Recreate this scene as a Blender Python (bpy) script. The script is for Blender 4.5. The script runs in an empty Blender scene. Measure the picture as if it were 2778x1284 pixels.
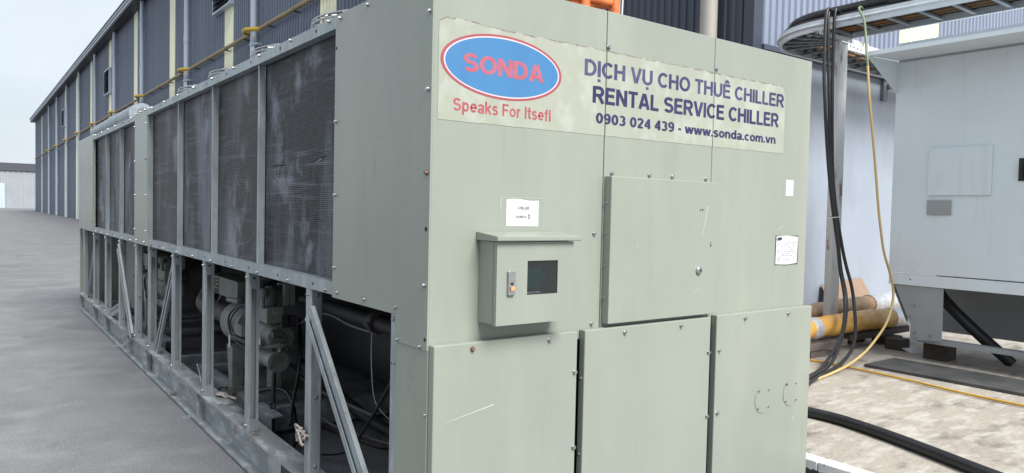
import bpy, bmesh, math, random
from mathutils import Vector, Matrix
random.seed(11)
S = bpy.context.scene
COL = S.collection
R = math.radians

# ------------------------------------------------------------------ camera
cam_d = bpy.data.cameras.new('camera')
cam = bpy.data.objects.new('camera', cam_d); COL.objects.link(cam)
yaw, pit, rol = 0.639498488, -0.0353537865, 0.0226115788
fw = Vector((math.sin(yaw)*math.cos(pit), math.cos(yaw)*math.cos(pit), math.sin(pit)))
rt = Vector((math.cos(yaw), -math.sin(yaw), 0)); up = rt.cross(fw)
rt2 = rt*math.cos(rol)+up*math.sin(rol); up2 = up*math.cos(rol)-rt*math.sin(rol)
m = Matrix((rt2, up2, -fw)).transposed().to_4x4()
m.translation = Vector((-1.24948, -2.13876, 1.49921))
cam.matrix_world = m
cam_d.sensor_fit = 'HORIZONTAL'; cam_d.sensor_width = 36; cam_d.lens = 36*1991.18/2778
cam_d.clip_start = 0.05; cam_d.clip_end = 1500
S.camera = cam

# ------------------------------------------------------------------ sky, sun, exposure
SUN_EL, SUN_AZ = 46, 177          # azimuth clockwise from +Y (the sun stands behind the photographer)
w = bpy.data.worlds.new('World'); S.world = w; w.use_nodes = True
nt = w.node_tree; nt.nodes.clear()
def N(t, **k):
    n = nt.nodes.new(t)
    for a, b in k.items(): setattr(n, a, b)
    return n
out = N('ShaderNodeOutputWorld'); bg = N('ShaderNodeBackground'); sky = N('ShaderNodeTexSky')
sky.sky_type = 'NISHITA'; sky.sun_disc = False
sky.sun_elevation = R(SUN_EL); sky.sun_rotation = R(SUN_AZ); sky.dust_density = 2.5; sky.air_density = 1.0
tc = N('ShaderNodeTexCoord'); mp = N('ShaderNodeMapping'); mp.inputs['Scale'].default_value = (1, 1, 2.2)
nz = N('ShaderNodeTexNoise'); nz.inputs['Scale'].default_value = 2.1; nz.inputs['Detail'].default_value = 7; nz.inputs['Roughness'].default_value = .58
cr = N('ShaderNodeValToRGB'); cr.color_ramp.elements[0].position = .30; cr.color_ramp.elements[1].position = .62
cr.color_ramp.elements[0].color = (.72, .72, .72, 1); cr.color_ramp.elements[1].color = (.97, .97, .97, 1)
mx = N('ShaderNodeMix', data_type='RGBA')
mx.inputs['B'].default_value = (9.6, 10.5, 11.4, 1)      # cloud, in the sky texture's own units
L = nt.links.new
L(tc.outputs['Generated'], mp.inputs['Vector']); L(mp.outputs['Vector'], nz.inputs['Vector']); L(nz.outputs['Fac'], cr.inputs['Fac'])
L(cr.outputs['Color'], mx.inputs['Factor']); L(sky.outputs['Color'], mx.inputs['A']); L(mx.outputs['Result'], bg.inputs['Color'])
bg.inputs['Strength'].default_value = 0.045
L(bg.outputs['Background'], out.inputs['Surface'])
sd = bpy.data.lights.new('sun', 'SUN'); sd.energy = 3.2; sd.angle = R(30); sd.color = (1, .965, .91)
sun = bpy.data.objects.new('sun', sd); COL.objects.link(sun)
d = Vector((math.sin(R(SUN_AZ))*math.cos(R(SUN_EL)), math.cos(R(SUN_AZ))*math.cos(R(SUN_EL)), math.sin(R(SUN_EL))))
sun.rotation_euler = d.to_track_quat('Z', 'Y').to_euler()
S.view_settings.view_transform = 'Standard'; S.view_settings.look = 'None'
S.view_settings.gamma = 1; S.view_settings.exposure = 1.05; S.view_settings.use_curve_mapping = False
S.render.engine = 'CYCLES'
S.cycles.use_denoising = True
S.cycles.max_bounces = 6; S.cycles.diffuse_bounces = 3; S.cycles.glossy_bounces = 3

# ------------------------------------------------------------------ materials
def lin(r, g, b):
    f = lambda c: ((c/255+.055)/1.055)**2.4 if c > 10 else c/255/12.92
    return (f(r), f(g), f(b))
def mat(name, col, rough=.5, metal=0., var=.12, scale=4., stretch=(1, 1, 1), bump=0., bscale=60., spec=.5, col2=None, lo=.42, hi=.62, fine=.0):
    """base colour broken up by noise, optional second colour in patches (wear, dirt), optional fine relief"""
    M = bpy.data.materials.new(name); M.use_nodes = True
    t = M.node_tree; b = t.nodes['Principled BSDF']
    def n(k): return t.nodes.new(k)
    b.inputs['Roughness'].default_value = rough; b.inputs['Metallic'].default_value = metal
    b.inputs['Specular IOR Level'].default_value = spec
    tc = n('ShaderNodeTexCoord'); mp = n('ShaderNodeMapping'); mp.inputs['Scale'].default_value = stretch
    geo = n('ShaderNodeNewGeometry')
    t.links.new(geo.outputs['Position'], mp.inputs['Vector'])
    nz = n('ShaderNodeTexNoise'); nz.inputs['Scale'].default_value = scale; nz.inputs['Detail'].default_value = 6; nz.inputs['Roughness'].default_value = .6
    t.links.new(mp.outputs['Vector'], nz.inputs['Vector'])
    rp = n('ShaderNodeValToRGB')
    e = rp.color_ramp.elements
    if col2 is None:
        e[0].position, e[1].position = .28, .72
        e[0].color = tuple(c*(1-var) for c in col)+(1,); e[1].color = tuple(min(1, c*(1+var)) for c in col)+(1,)
    else:
        e[0].position, e[1].position = lo, hi
        e[0].color = tuple(col)+(1,); e[1].color = tuple(col2)+(1,)
    t.links.new(nz.outputs['Fac'], rp.inputs['Fac'])
    src = rp.outputs['Color']
    if fine:
        n2 = n('ShaderNodeTexNoise'); n2.inputs['Scale'].default_value = bscale; n2.inputs['Detail'].default_value = 3
        t.links.new(geo.outputs['Position'], n2.inputs['Vector'])
        r2 = n('ShaderNodeValToRGB'); r2.color_ramp.elements[0].position = .3; r2.color_ramp.elements[1].position = .7
        r2.color_ramp.elements[0].color = (1-fine,)*3+(1,); r2.color_ramp.elements[1].color = (1+fine,)*3+(1,)
        mxx = n('ShaderNodeMix'); mxx.data_type = 'RGBA'; mxx.blend_type = 'MULTIPLY'; mxx.inputs['Factor'].default_value = 1
        t.links.new(n2.outputs['Fac'], r2.inputs['Fac'])
        t.links.new(src, mxx.inputs['A']); t.links.new(r2.outputs['Color'], mxx.inputs['B']); src = mxx.outputs['Result']
    t.links.new(src, b.inputs['Base Color'])
    if bump:
        n3 = n('ShaderNodeTexNoise'); n3.inputs['Scale'].default_value = bscale; n3.inputs['Detail'].default_value = 4
        t.links.new(geo.outputs['Position'], n3.inputs['Vector'])
        bp = n('ShaderNodeBump'); bp.inputs['Strength'].default_value = bump; bp.inputs['Distance'].default_value = .01
        t.links.new(n3.outputs['Fac'], bp.inputs['Height']); t.links.new(bp.outputs['Normal'], b.inputs['Normal'])
    return M
def layer(M, col, scale, stretch, lo, hi, amount=1., rough=None):
    """lay one more noise-shaped coat (stain, scuff, rust) over a material's colour"""
    t = M.node_tree; b = t.nodes['Principled BSDF']; n = t.nodes.new
    geo = n('ShaderNodeNewGeometry'); mp = n('ShaderNodeMapping'); mp.inputs['Scale'].default_value = stretch
    mp.inputs['Location'].default_value = (random.random()*9, random.random()*9, random.random()*9)
    nz = n('ShaderNodeTexNoise'); nz.inputs['Scale'].default_value = scale; nz.inputs['Detail'].default_value = 7; nz.inputs['Roughness'].default_value = .62
    t.links.new(geo.outputs['Position'], mp.inputs['Vector']); t.links.new(mp.outputs['Vector'], nz.inputs['Vector'])
    rp = n('ShaderNodeValToRGB'); e = rp.color_ramp.elements
    e[0].position, e[1].position = lo, hi; e[0].color = (0, 0, 0, 1); e[1].color = (amount,)*3+(1,)
    t.links.new(nz.outputs['Fac'], rp.inputs['Fac'])
    mxx = n('ShaderNodeMix'); mxx.data_type = 'RGBA'
    src = b.inputs['Base Color'].links[0].from_socket
    t.links.new(rp.outputs['Color'], mxx.inputs['Factor']); t.links.new(src, mxx.inputs['A']); mxx.inputs['B'].default_value = tuple(col)+(1,)
    t.links.new(mxx.outputs['Result'], b.inputs['Base Color'])
    return M

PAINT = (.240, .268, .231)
m_green = mat('sage_paint', PAINT, .33, 0, .06, 1.3, (1, 1, .35), .22, 2.4, .45)
layer(m_green, (.315, .335, .285), 2.3, (1, 1, .25), .50, .72, .5)
layer(m_green, (.17, .175, .15), 11, (1, 1, .07), .60, .78, .30)
layer(m_green, (.15, .14, .12), 3.5, (1, 1, 1), .64, .80, .22)
layer(m_green, (.48, .50, .46), 38, (1, 1, 1), .765, .785, .8)
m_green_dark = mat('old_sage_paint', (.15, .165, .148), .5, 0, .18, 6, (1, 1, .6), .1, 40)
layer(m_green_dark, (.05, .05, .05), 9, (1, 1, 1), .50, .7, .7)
m_galv = mat('galvanised_steel', (.295, .335, .352), .46, .45, .22, 7, (1, 1, .35), .06, 90)
layer(m_galv, (.50, .56, .60), 20, (1, 1, .2), .56, .70, .55)
layer(m_galv, (.16, .165, .17), 11, (1, 1, .3), .58, .75, .6)
m_beam = mat('weathered_beam_steel', (.245, .27, .282), .6, .2, .2, 6, (1, .5, 1), .1, 70)
layer(m_beam, (.46, .49, .51), 14, (1, .35, 1), .50, .64, .8)
layer(m_beam, (.10, .075, .06), 9, (1, .6, 1), .60, .70, .85)
layer(m_beam, (.24, .10, .05), 5, (1, 1, 1), .635, .68, .9)
m_zinc = mat('zinc_bolt', (.40, .41, .42), .3, .85, .15, 60)
m_hole = mat('dark_hole', (.012, .012, .013), .8)
m_black = mat('black_rubber', (.016, .017, .02), .42, 0, .3, 20, bump=.1, bscale=120, fine=.2)
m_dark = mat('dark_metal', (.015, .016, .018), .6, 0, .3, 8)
m_brownpipe = mat('brown_insulation', (.05, .045, .042), .6, 0, .3, 8, bump=.15, bscale=30)
m_blackins = mat('black_foam_insulation', (.009, .010, .012), .62, 0, .3, 5, bump=.15, bscale=25)
m_white = mat('white_paper', (.52, .53, .56), .6, 0, .03, 12)
m_tape = mat('clear_tape_residue', (0.34, 0.3604, 0.3196), .25, 0, .1, 40)
m_ink = mat('black_ink', (.02, .02, .025), .6)
m_grey_ink = mat('grey_ink', (.16, .16, .18), .6)
m_banner = mat('banner_film', (.300, .318, .266), .38, 0, .05, 3, (1, 1, 1), 0, 60, .5)
layer(m_banner, (.37, .395, .35), 11, (1, 1, .8), .48, .62, .7)
layer(m_banner, (.25, .25, .19), 7, (1, 1, .15), .56, .76, .4)
m_bannerdirt = mat('banner_edge_dirt', (0.1768, 0.1462, 0.1292), .7, 0, .3, 40, col2=(0.2856, 0.2856, 0.2448), lo=.45, hi=.6)
m_navy = mat('navy_print', lin(42, 42, 85), .5, 0, .05, 9, col2=lin(76, 78, 109), lo=.40, hi=.66)
m_navy2 = mat('navy_print_fresh', lin(29, 29, 73), .5, 0, .05, 7, col2=lin(51, 51, 90), lo=.42, hi=.68)
m_redp = mat('faded_red_print', lin(148, 60, 68), .5, 0, .08, 14, col2=lin(165, 92, 93), lo=.42, hi=.68)
m_logored = mat('logo_red_print', lin(160, 80, 92), .5, 0, .08, 30, col2=lin(158, 93, 117), lo=.4, hi=.65)
m_ring = mat('logo_ring_print', lin(148, 69, 76), .5, 0, .08, 18)
m_logowhite = mat('logo_white_print', lin(190, 180, 189), .5, 0, .05, 20)
m_logoblue = mat('logo_blue_print', lin(58, 112, 158), .45, 0, .06, 5, (1, 1, .3))
layer(m_logoblue, lin(49, 100, 155), 16, (1, 1, .12), .62, .74, .5)
m_glass = mat('dark_glass', (.012, .016, .018), .06, 0, .2, 6)
m_display = mat('teal_display', (.010, .024, .025), .2, 0, .2, 9)
m_orangebtn = mat('orange_button', (.62, .30, .15), .4)
m_navywall = mat('navy_cladding', lin(84, 94, 112), .5, 0, .10, .8, (1, 1, .12), .0)
layer(m_navywall, lin(112, 118, 134), 3, (1, 1, .05), .52, .74, .6)
m_cream = mat('cream_sheet', lin(226, 226, 200), .5, 0, .06, 1.2, (1, 1, .15))
m_annexdark = mat('dark_navy_cladding', lin(56, 63, 78), .45, 0, .10, 1.5, (1, 1, .1))
m_annexlight = mat('light_blue_cladding', lin(128, 137, 157), .45, 0, .06, 1.5, (1, 1, .1))
m_smooth = mat('pale_blue_panel', lin(146, 155, 168), .4, 0, .05, .9, (1, 1, .6))
m_flash = mat('slate_flashing', lin(69, 77, 91), .5, 0, .1, 4)
m_fascia = mat('pale_fascia', lin(188, 196, 208), .5, 0, .08, 2, (1, .2, 1))
m_gutter = mat('grey_gutter', lin(24, 27, 32), .5, .1, .15, 2, (1, .2, 1))
m_pvc = mat('grey_pvc_pipe', lin(170, 180, 194), .4, 0, .08, 3, (1, 1, .2))
m_beigepipe = mat('beige_pipe', lin(159, 155, 148), .45, 0, .05, 2)
m_gas = mat('dull_gas_pipe', lin(126, 108, 78), .55, 0, .2, 1.2, col2=lin(150, 130, 84), lo=.4, hi=.7)
m_gasy = mat('yellow_gas_elbow', lin(178, 148, 44), .45, 0, .12, 6)
m_hosey = mat('yellow_hose', lin(188, 164, 112), .4, 0, .1, 5)
m_hosegreen = mat('greenish_hose_end', lin(112, 128, 98), .45, 0, .1, 5)
m_hosey2 = mat('bright_yellow_hose', lin(188, 146, 43), .4, 0, .12, 5)
m_wrap = mat('amber_wrap_tape', lin(206, 156, 76), .38, 0, .22, 9, (.35, 1, 1), .5, 22)
layer(m_wrap, lin(214, 172, 104), 24, (.5, 1, 1), .56, .70, .7)
layer(m_wrap, lin(140, 98, 44), 10, (3, 1, 1), .60, .74, .5)
m_wrap2 = mat('brown_wrap_tape', lin(188, 150, 108), .4, 0, .2, 9, (.35, 1, 1), .5, 22)
layer(m_wrap2, lin(184, 150, 110), 24, (.5, 1, 1), .56, .70, .6)
m_foil = mat('crumpled_foil', (.68, .69, .71), .32, .6, .2, 16, bump=1.0, bscale=30)
m_wood = mat('old_grey_timber', lin(101, 93, 88), .75, 0, .2, 7, (.5, 1, 3), .3, 40)
layer(m_wood, lin(70, 62, 58), 16, (.3, 1, 4), .5, .7, .8)
m_woodd = mat('dark_timber', lin(62, 56, 52), .8, 0, .25, 7, (.4, 1, 3), .3, 40)
m_card = mat('brown_cardboard', lin(133, 112, 96), .8, 0, .08, 4)
m_cab = mat('pale_grey_cabinet_paint', lin(214, 225, 232), .42, 0, .04, 1.4)
m_cabd = mat('grey_frame_paint', lin(150, 156, 160), .5, 0, .08, 3)
m_post = mat('rusty_white_post', lin(198, 200, 202), .5, .1, .1, 5, (1, 1, .4))
layer(m_post, lin(112, 74, 52), 7, (1, 1, .28), .54, .62, .95)
layer(m_post, lin(96, 92, 86), 12, (1, 1, .3), .6, .75, .6)
m_tray = mat('grey_tray_steel', lin(118, 124, 130), .45, .35, .15, 6)
layer(m_tray, lin(96, 90, 84), 9, (1, 1, 1), .56, .72, .5)
m_trayw = mat('pale_tray_steel', lin(205, 212, 218), .45, .2, .08, 6)
m_cover = mat('dark_tray_cover', (.010, .011, .013), .5, .1, .3, 5)
m_browncable = mat('brown_cable', lin(120, 88, 52), .55, 0, .2, 8)
m_orange = mat('rusty_orange_paint', lin(204, 112, 58), .5, 0, .15, 6, col2=lin(160, 74, 40), lo=.46, hi=.72)
m_alu = mat('bare_aluminium', (.62, .66, .70), .4, .5, .1, 12)
m_mat = mat('dark_rubber_mat', lin(77, 77, 77), .75, 0, .15, 4, col2=lin(55, 57, 58), lo=.4, hi=.65)
m_asph = mat('worn_asphalt', (.158, .162, .172), .85, 0, .16, 1.1, (1, 1, 1), .5, 70, .35, fine=.22)
layer(m_asph, (0.2378, 0.2378, 0.2501), 2.6, (1, 1, 1), .48, .68, .5)
layer(m_asph, (0.0984, 0.0984, 0.105), 4.4, (1, .5, 1), .60, .74, .5)
layer(m_asph, (0.3444, 0.3444, 0.3526), 55, (1, 1, 1), .70, .76, .6)
layer(m_asph, (.27, .275, .29), 110, (1, 1, 1), .58, .70, .55)
layer(m_asph, (.075, .077, .082), 75, (1, 1, 1), .62, .72, .55)
layer(m_asph, (.10, .10, .105), 1.7, (1, .6, 1), .66, .76, .35)
m_conc = mat('stained_concrete', (0.329, 0.2975, 0.259), .8, 0, .12, 1.3, (1, 1, 1), .3, 45, .35, fine=.12)
layer(m_conc, (0.448, 0.427, 0.392), 5, (.8, 2.2, 1), .50, .64, .8)
layer(m_conc, (0.119, 0.1085, 0.098), 3.6, (.7, 1.6, 1), .54, .70, .8)
layer(m_conc, (0.07, 0.0665, 0.063), 26, (1, 1.8, 1), .66, .72, .6)
m_far = mat('far_wall_render', lin(140, 146, 152), .7, 0, .08, .5)
m_coverfoil = mat('grey_duct_foil', (.22, .25, .29), .45, .3, .2, 8, bump=.5, bscale=22)
m_fray = mat('dirty_white_cord', (.33, .30, .285), .8, 0, .2, 40, bump=.6, bscale=90)

# kerb: white paint above, black paint below a ragged line (paint, not shade)
m_kerb = bpy.data.materials.new('kerb_paint'); m_kerb.use_nodes = True
def _kerb():
    t = m_kerb.node_tree; b = t.nodes['Principled BSDF']; n = t.nodes.new
    geo = n('ShaderNodeNewGeometry'); sx = n('ShaderNodeSeparateXYZ'); nz = n('ShaderNodeTexNoise'); nz.inputs['Scale'].default_value = 30; nz.inputs['Detail'].default_value = 5
    ad = n('ShaderNodeMath'); ad.operation = 'MULTIPLY_ADD'; ad.inputs[1].default_value = .035; r = n('ShaderNodeValToRGB')
    t.links.new(geo.outputs['Position'], nz.inputs['Vector']); t.links.new(geo.outputs['Position'], sx.inputs[0])
    t.links.new(nz.outputs['Fac'], ad.inputs[0]); t.links.new(sx.outputs['Z'], ad.inputs[2])
    mr = n('ShaderNodeMapRange'); mr.inputs['From Min'].default_value = .0; mr.inputs['From Max'].default_value = .2
    t.links.new(ad.outputs[0], mr.inputs['Value']); t.links.new(mr.outputs[0], r.inputs['Fac'])
    e = r.color_ramp.elements; e[0].position, e[1].position = .42, .45; e[0].color = (.05, .052, .056, 1); e[1].color = (.76, .76, .75, 1)
    t.links.new(r.outputs['Color'], b.inputs['Base Color']); b.inputs['Roughness'].default_value = .7
_kerb()
layer(m_cab, (.42, .45, .46), 7, (1, 1, .06), .58, .78, .45)
layer(m_cab, (.40, .41, .40), 2.2, (1, 1, .6), .60, .80, .35)
layer(m_smooth, (.17, .19, .22), 1.2, (1, 1, .5), .48, .74, .5)
layer(m_kerb, (.16, .13, .13), 16, (1, 1, 1), .60, .66, .8)

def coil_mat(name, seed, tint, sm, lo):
    """fin coil: dark, with bent / dusty patches in paler colour, streaked along the tubes"""
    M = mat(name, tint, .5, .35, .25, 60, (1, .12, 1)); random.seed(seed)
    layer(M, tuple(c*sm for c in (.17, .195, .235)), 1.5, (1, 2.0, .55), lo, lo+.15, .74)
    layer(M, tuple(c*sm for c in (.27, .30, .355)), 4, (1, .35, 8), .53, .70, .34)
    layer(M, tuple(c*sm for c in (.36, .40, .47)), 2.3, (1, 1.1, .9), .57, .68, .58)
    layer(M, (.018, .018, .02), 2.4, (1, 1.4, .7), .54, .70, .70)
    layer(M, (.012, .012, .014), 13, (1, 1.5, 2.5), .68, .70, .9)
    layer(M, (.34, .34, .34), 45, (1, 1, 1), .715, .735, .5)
    return M
m_coil = [coil_mat('coil_fins_smudged', 3, (.030, .031, .034), 1.05, .47), coil_mat('coil_fins_dusty', 8, (.042, .040, .041), .85, .50), coil_mat('coil_fins_dark', 21, (.024, .025, .029), .95, .48)]
random.seed(5)

# ------------------------------------------------------------------ mesh helpers
class MB:
    def __init__(s): s.v = []; s.f = []; s.sm = []
    def add(s, vs, fs, smooth=False):
        o = len(s.v); s.v += [tuple(v) for v in vs]; s.f += [tuple(i+o for i in f) for f in fs]; s.sm += [smooth]*len(fs); return s
    def box(s, a, b):
        (x0, y0, z0), (x1, y1, z1) = a, b
        return s.add([(x0,y0,z0),(x1,y0,z0),(x1,y1,z0),(x0,y1,z0),(x0,y0,z1),(x1,y0,z1),(x1,y1,z1),(x0,y1,z1)],
                     [(0,3,2,1),(4,5,6,7),(0,1,5,4),(1,2,6,5),(2,3,7,6),(3,0,4,7)])
    def beam(s, a, b, wd, hd, upv=(0,0,1)):
        """square bar from a to b, wd wide and hd high"""
        a, b = Vector(a), Vector(b); t = (b-a).normalized(); u = Vector(upv); sd = t.cross(u).normalized(); u = sd.cross(t)
        c = [sd*wd/2*i+u*hd/2*j for i, j in ((-1,-1),(1,-1),(1,1),(-1,1))]
        return s.add([a+q for q in c]+[b+q for q in c], [(0,1,2,3),(7,6,5,4),(0,4,5,1),(1,5,6,2),(2,6,7,3),(3,7,4,0)])
    def prism(s, prof, a, b, ax):
        """closed outline extruded from a to b: ax 'z': prof (x,y); 'y': prof (x,z); 'x': prof (y,z)"""
        n = len(prof)
        P = {'z': lambda p, t: (p[0], p[1], t), 'y': lambda p, t: (p[0], t, p[1]), 'x': lambda p, t: (t, p[0], p[1])}[ax]
        vs = [P(p, a) for p in prof]+[P(p, b) for p in prof]
        return s.add(vs, [tuple(range(n-1, -1, -1)), tuple(range(n, 2*n))]+[(i, (i+1) % n, n+(i+1) % n, n+i) for i in range(n)])
    def tube(s, pts, r, n=10, cap=True, rs=None):
        P = [Vector(p) for p in pts]; k = len(P); T = []
        for i in range(k): T.append((P[min(i+1, k-1)]-P[max(i-1, 0)]).normalized())
        u = T[0].orthogonal().normalized(); vs = []
        for i in range(k):
            u = (u-T[i]*u.dot(T[i])).normalized(); q = T[i].cross(u); rr = rs[i] if rs else r
            for j in range(n):
                a = 2*math.pi*j/n; vs.append(P[i]+(u*math.cos(a)+q*math.sin(a))*rr)
        s.add(vs, [(i*n+j, i*n+(j+1) % n, (i+1)*n+(j+1) % n, (i+1)*n+j) for i in range(k-1) for j in range(n)], True)
        if cap: s.add(vs[:n], [tuple(range(n-1, -1, -1))]); s.add(vs[-n:], [tuple(range(n))])
        return s
    def cyl(s, a, b, r, n=16, r2=None): return s.tube([a, b], r, n, True, [r, r if r2 is None else r2])
    def lathe(s, c, ax, prof, n=20):
        """prof [(t, r)] along axis ax through c"""
        c = Vector(c); A = Vector(ax).normalized(); u = A.orthogonal().normalized(); q = A.cross(u); vs = []
        for t, r in prof:
            for j in range(n):
                a = 2*math.pi*j/n; vs.append(c+A*t+(u*math.cos(a)+q*math.sin(a))*r)
        k = len(prof)
        for i in range(k-1):
            s.add(vs[i*n:(i+2)*n], [(j, (j+1) % n, n+(j+1) % n, n+j) for j in range(n)], True)
        s.add(vs[:n], [tuple(range(n-1, -1, -1))]); s.add(vs[-n:], [tuple(range(n))])
        return s
    def build(s, name, material, parent=None, bevel=0., seg=2):
        me = bpy.data.meshes.new(name); me.from_pydata(s.v, [], s.f); me.validate()
        for p, q in zip(me.polygons, s.sm): p.use_smooth = q
        bm = bmesh.new(); bm.from_mesh(me)
        bmesh.ops.recalc_face_normals(bm, faces=bm.faces)
        if bevel: bmesh.ops.bevel(bm, geom=bm.edges[:], offset=bevel, segments=seg, affect='EDGES', profile=.5)
        bm.to_mesh(me); bm.free()
        me.materials.append(material)
        o = bpy.data.objects.new(name, me); COL.objects.link(o)
        if parent is not None: link(o, parent)
        return o
def link(o, parent):
    o.parent = parent; o.matrix_parent_inverse = Matrix.Translation(parent.location).inverted()
def tag(o, label=None, cat=None, group=None, kind=None):
    if label: o['label'] = label
    if cat: o['category'] = cat
    if group: o['group'] = group
    if kind: o['kind'] = kind
    return o
def thing(name, loc, label, cat, group=None):
    o = bpy.data.objects.new(name, None); COL.objects.link(o); o.location = loc; o.empty_display_size = .1
    return tag(o, label, cat, group)
def inst(name, src, parent, M):
    """another object on src's mesh, placed by the matrix M in the world"""
    o = bpy.data.objects.new(name, src); COL.objects.link(o); o.matrix_world = M
    if parent is not None:
        pm = Matrix.Translation(parent.location) if parent.type == 'EMPTY' else parent.matrix_basis
        o.parent = parent; o.matrix_parent_inverse = pm.inverted()
        o.matrix_basis = M
    return o
def copy_part(o, off, parent):
    c = o.copy(); COL.objects.link(c); c.parent = parent; c.location = o.location+off
    for ch in o.children:
        g = ch.copy(); COL.objects.link(g); g.parent = c; g.matrix_parent_inverse = Matrix()
    return c
def box(name, a, b, m_, parent=None, bevel=0.): return MB().box(a, b).build(name, m_, parent, bevel)
def smooth_path(pts, n=6):
    P = [Vector(p) for p in pts]; out = []
    for i in range(len(P)-1):
        p0, p1, p2, p3 = P[max(i-1, 0)], P[i], P[i+1], P[min(i+2, len(P)-1)]
        for k in range(n):
            t = k/n
            out.append(.5*((2*p1)+(p2-p0)*t+(2*p0-5*p1+4*p2-p3)*t*t+(3*p1-p0-3*p2+p3)*t**3))
    out.append(P[-1]); return out

# bolts: hex head on a washer, modelled along +Z
def bolt_mesh():
    mb = MB(); mb.cyl((0,0,-.002), (0,0,.0022), .0105, 10); mb.cyl((0,0,.0022), (0,0,.0095), .0078, 6, .0072)
    o = mb.build('bolt', m_zinc); me = o.data; bpy.data.objects.remove(o); return me
BOLT = bolt_mesh()
m_rustbolt = mat('rusty_bolt', (.20, .135, .10), .55, .4, .3, 90)
BOLT_CLEAN = BOLT.copy(); BOLT_RUSTY = BOLT.copy(); BOLT_RUSTY.materials.clear(); BOLT_RUSTY.materials.append(m_rustbolt)
def hole_mesh():
    mb = MB(); mb.cyl((0,0,-.001), (0,0,.0006), .0075, 10); o = mb.build('bolt_hole', m_hole); me = o.data; bpy.data.objects.remove(o); return me
HOLE = hole_mesh()
RX = Matrix.Rotation(R(-90), 4, 'Y')     # +Z -> -X
RY = Matrix.Rotation(R(90), 4, 'X')      # +Z -> -Y
def bolts(parent, pts, face, at, me=None, sc=1.):
    me = me or BOLT
    for a, b in pts:
        M = (Matrix.Translation((at, a, b)) @ RX) if face == 'x' else (Matrix.Translation((a, at, b)) @ RY)
        M = M @ Matrix.Rotation(random.random()*6, 4, 'Z') @ Matrix.Scale(sc*random.uniform(.92, 1.06), 4)
        inst('bolt_hole' if me is HOLE else 'bolt', BOLT_RUSTY if me is BOLT and random.random() < .06 else me, parent, M)
def arc(cx_, cy_, rx, ry, a0, a1, n_=14):
    return [(cx_+rx*math.cos(R(a0+(a1-a0)*k/n_)), cy_+ry*math.sin(R(a0+(a1-a0)*k/n_))) for k in range(n_+1)]
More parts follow.
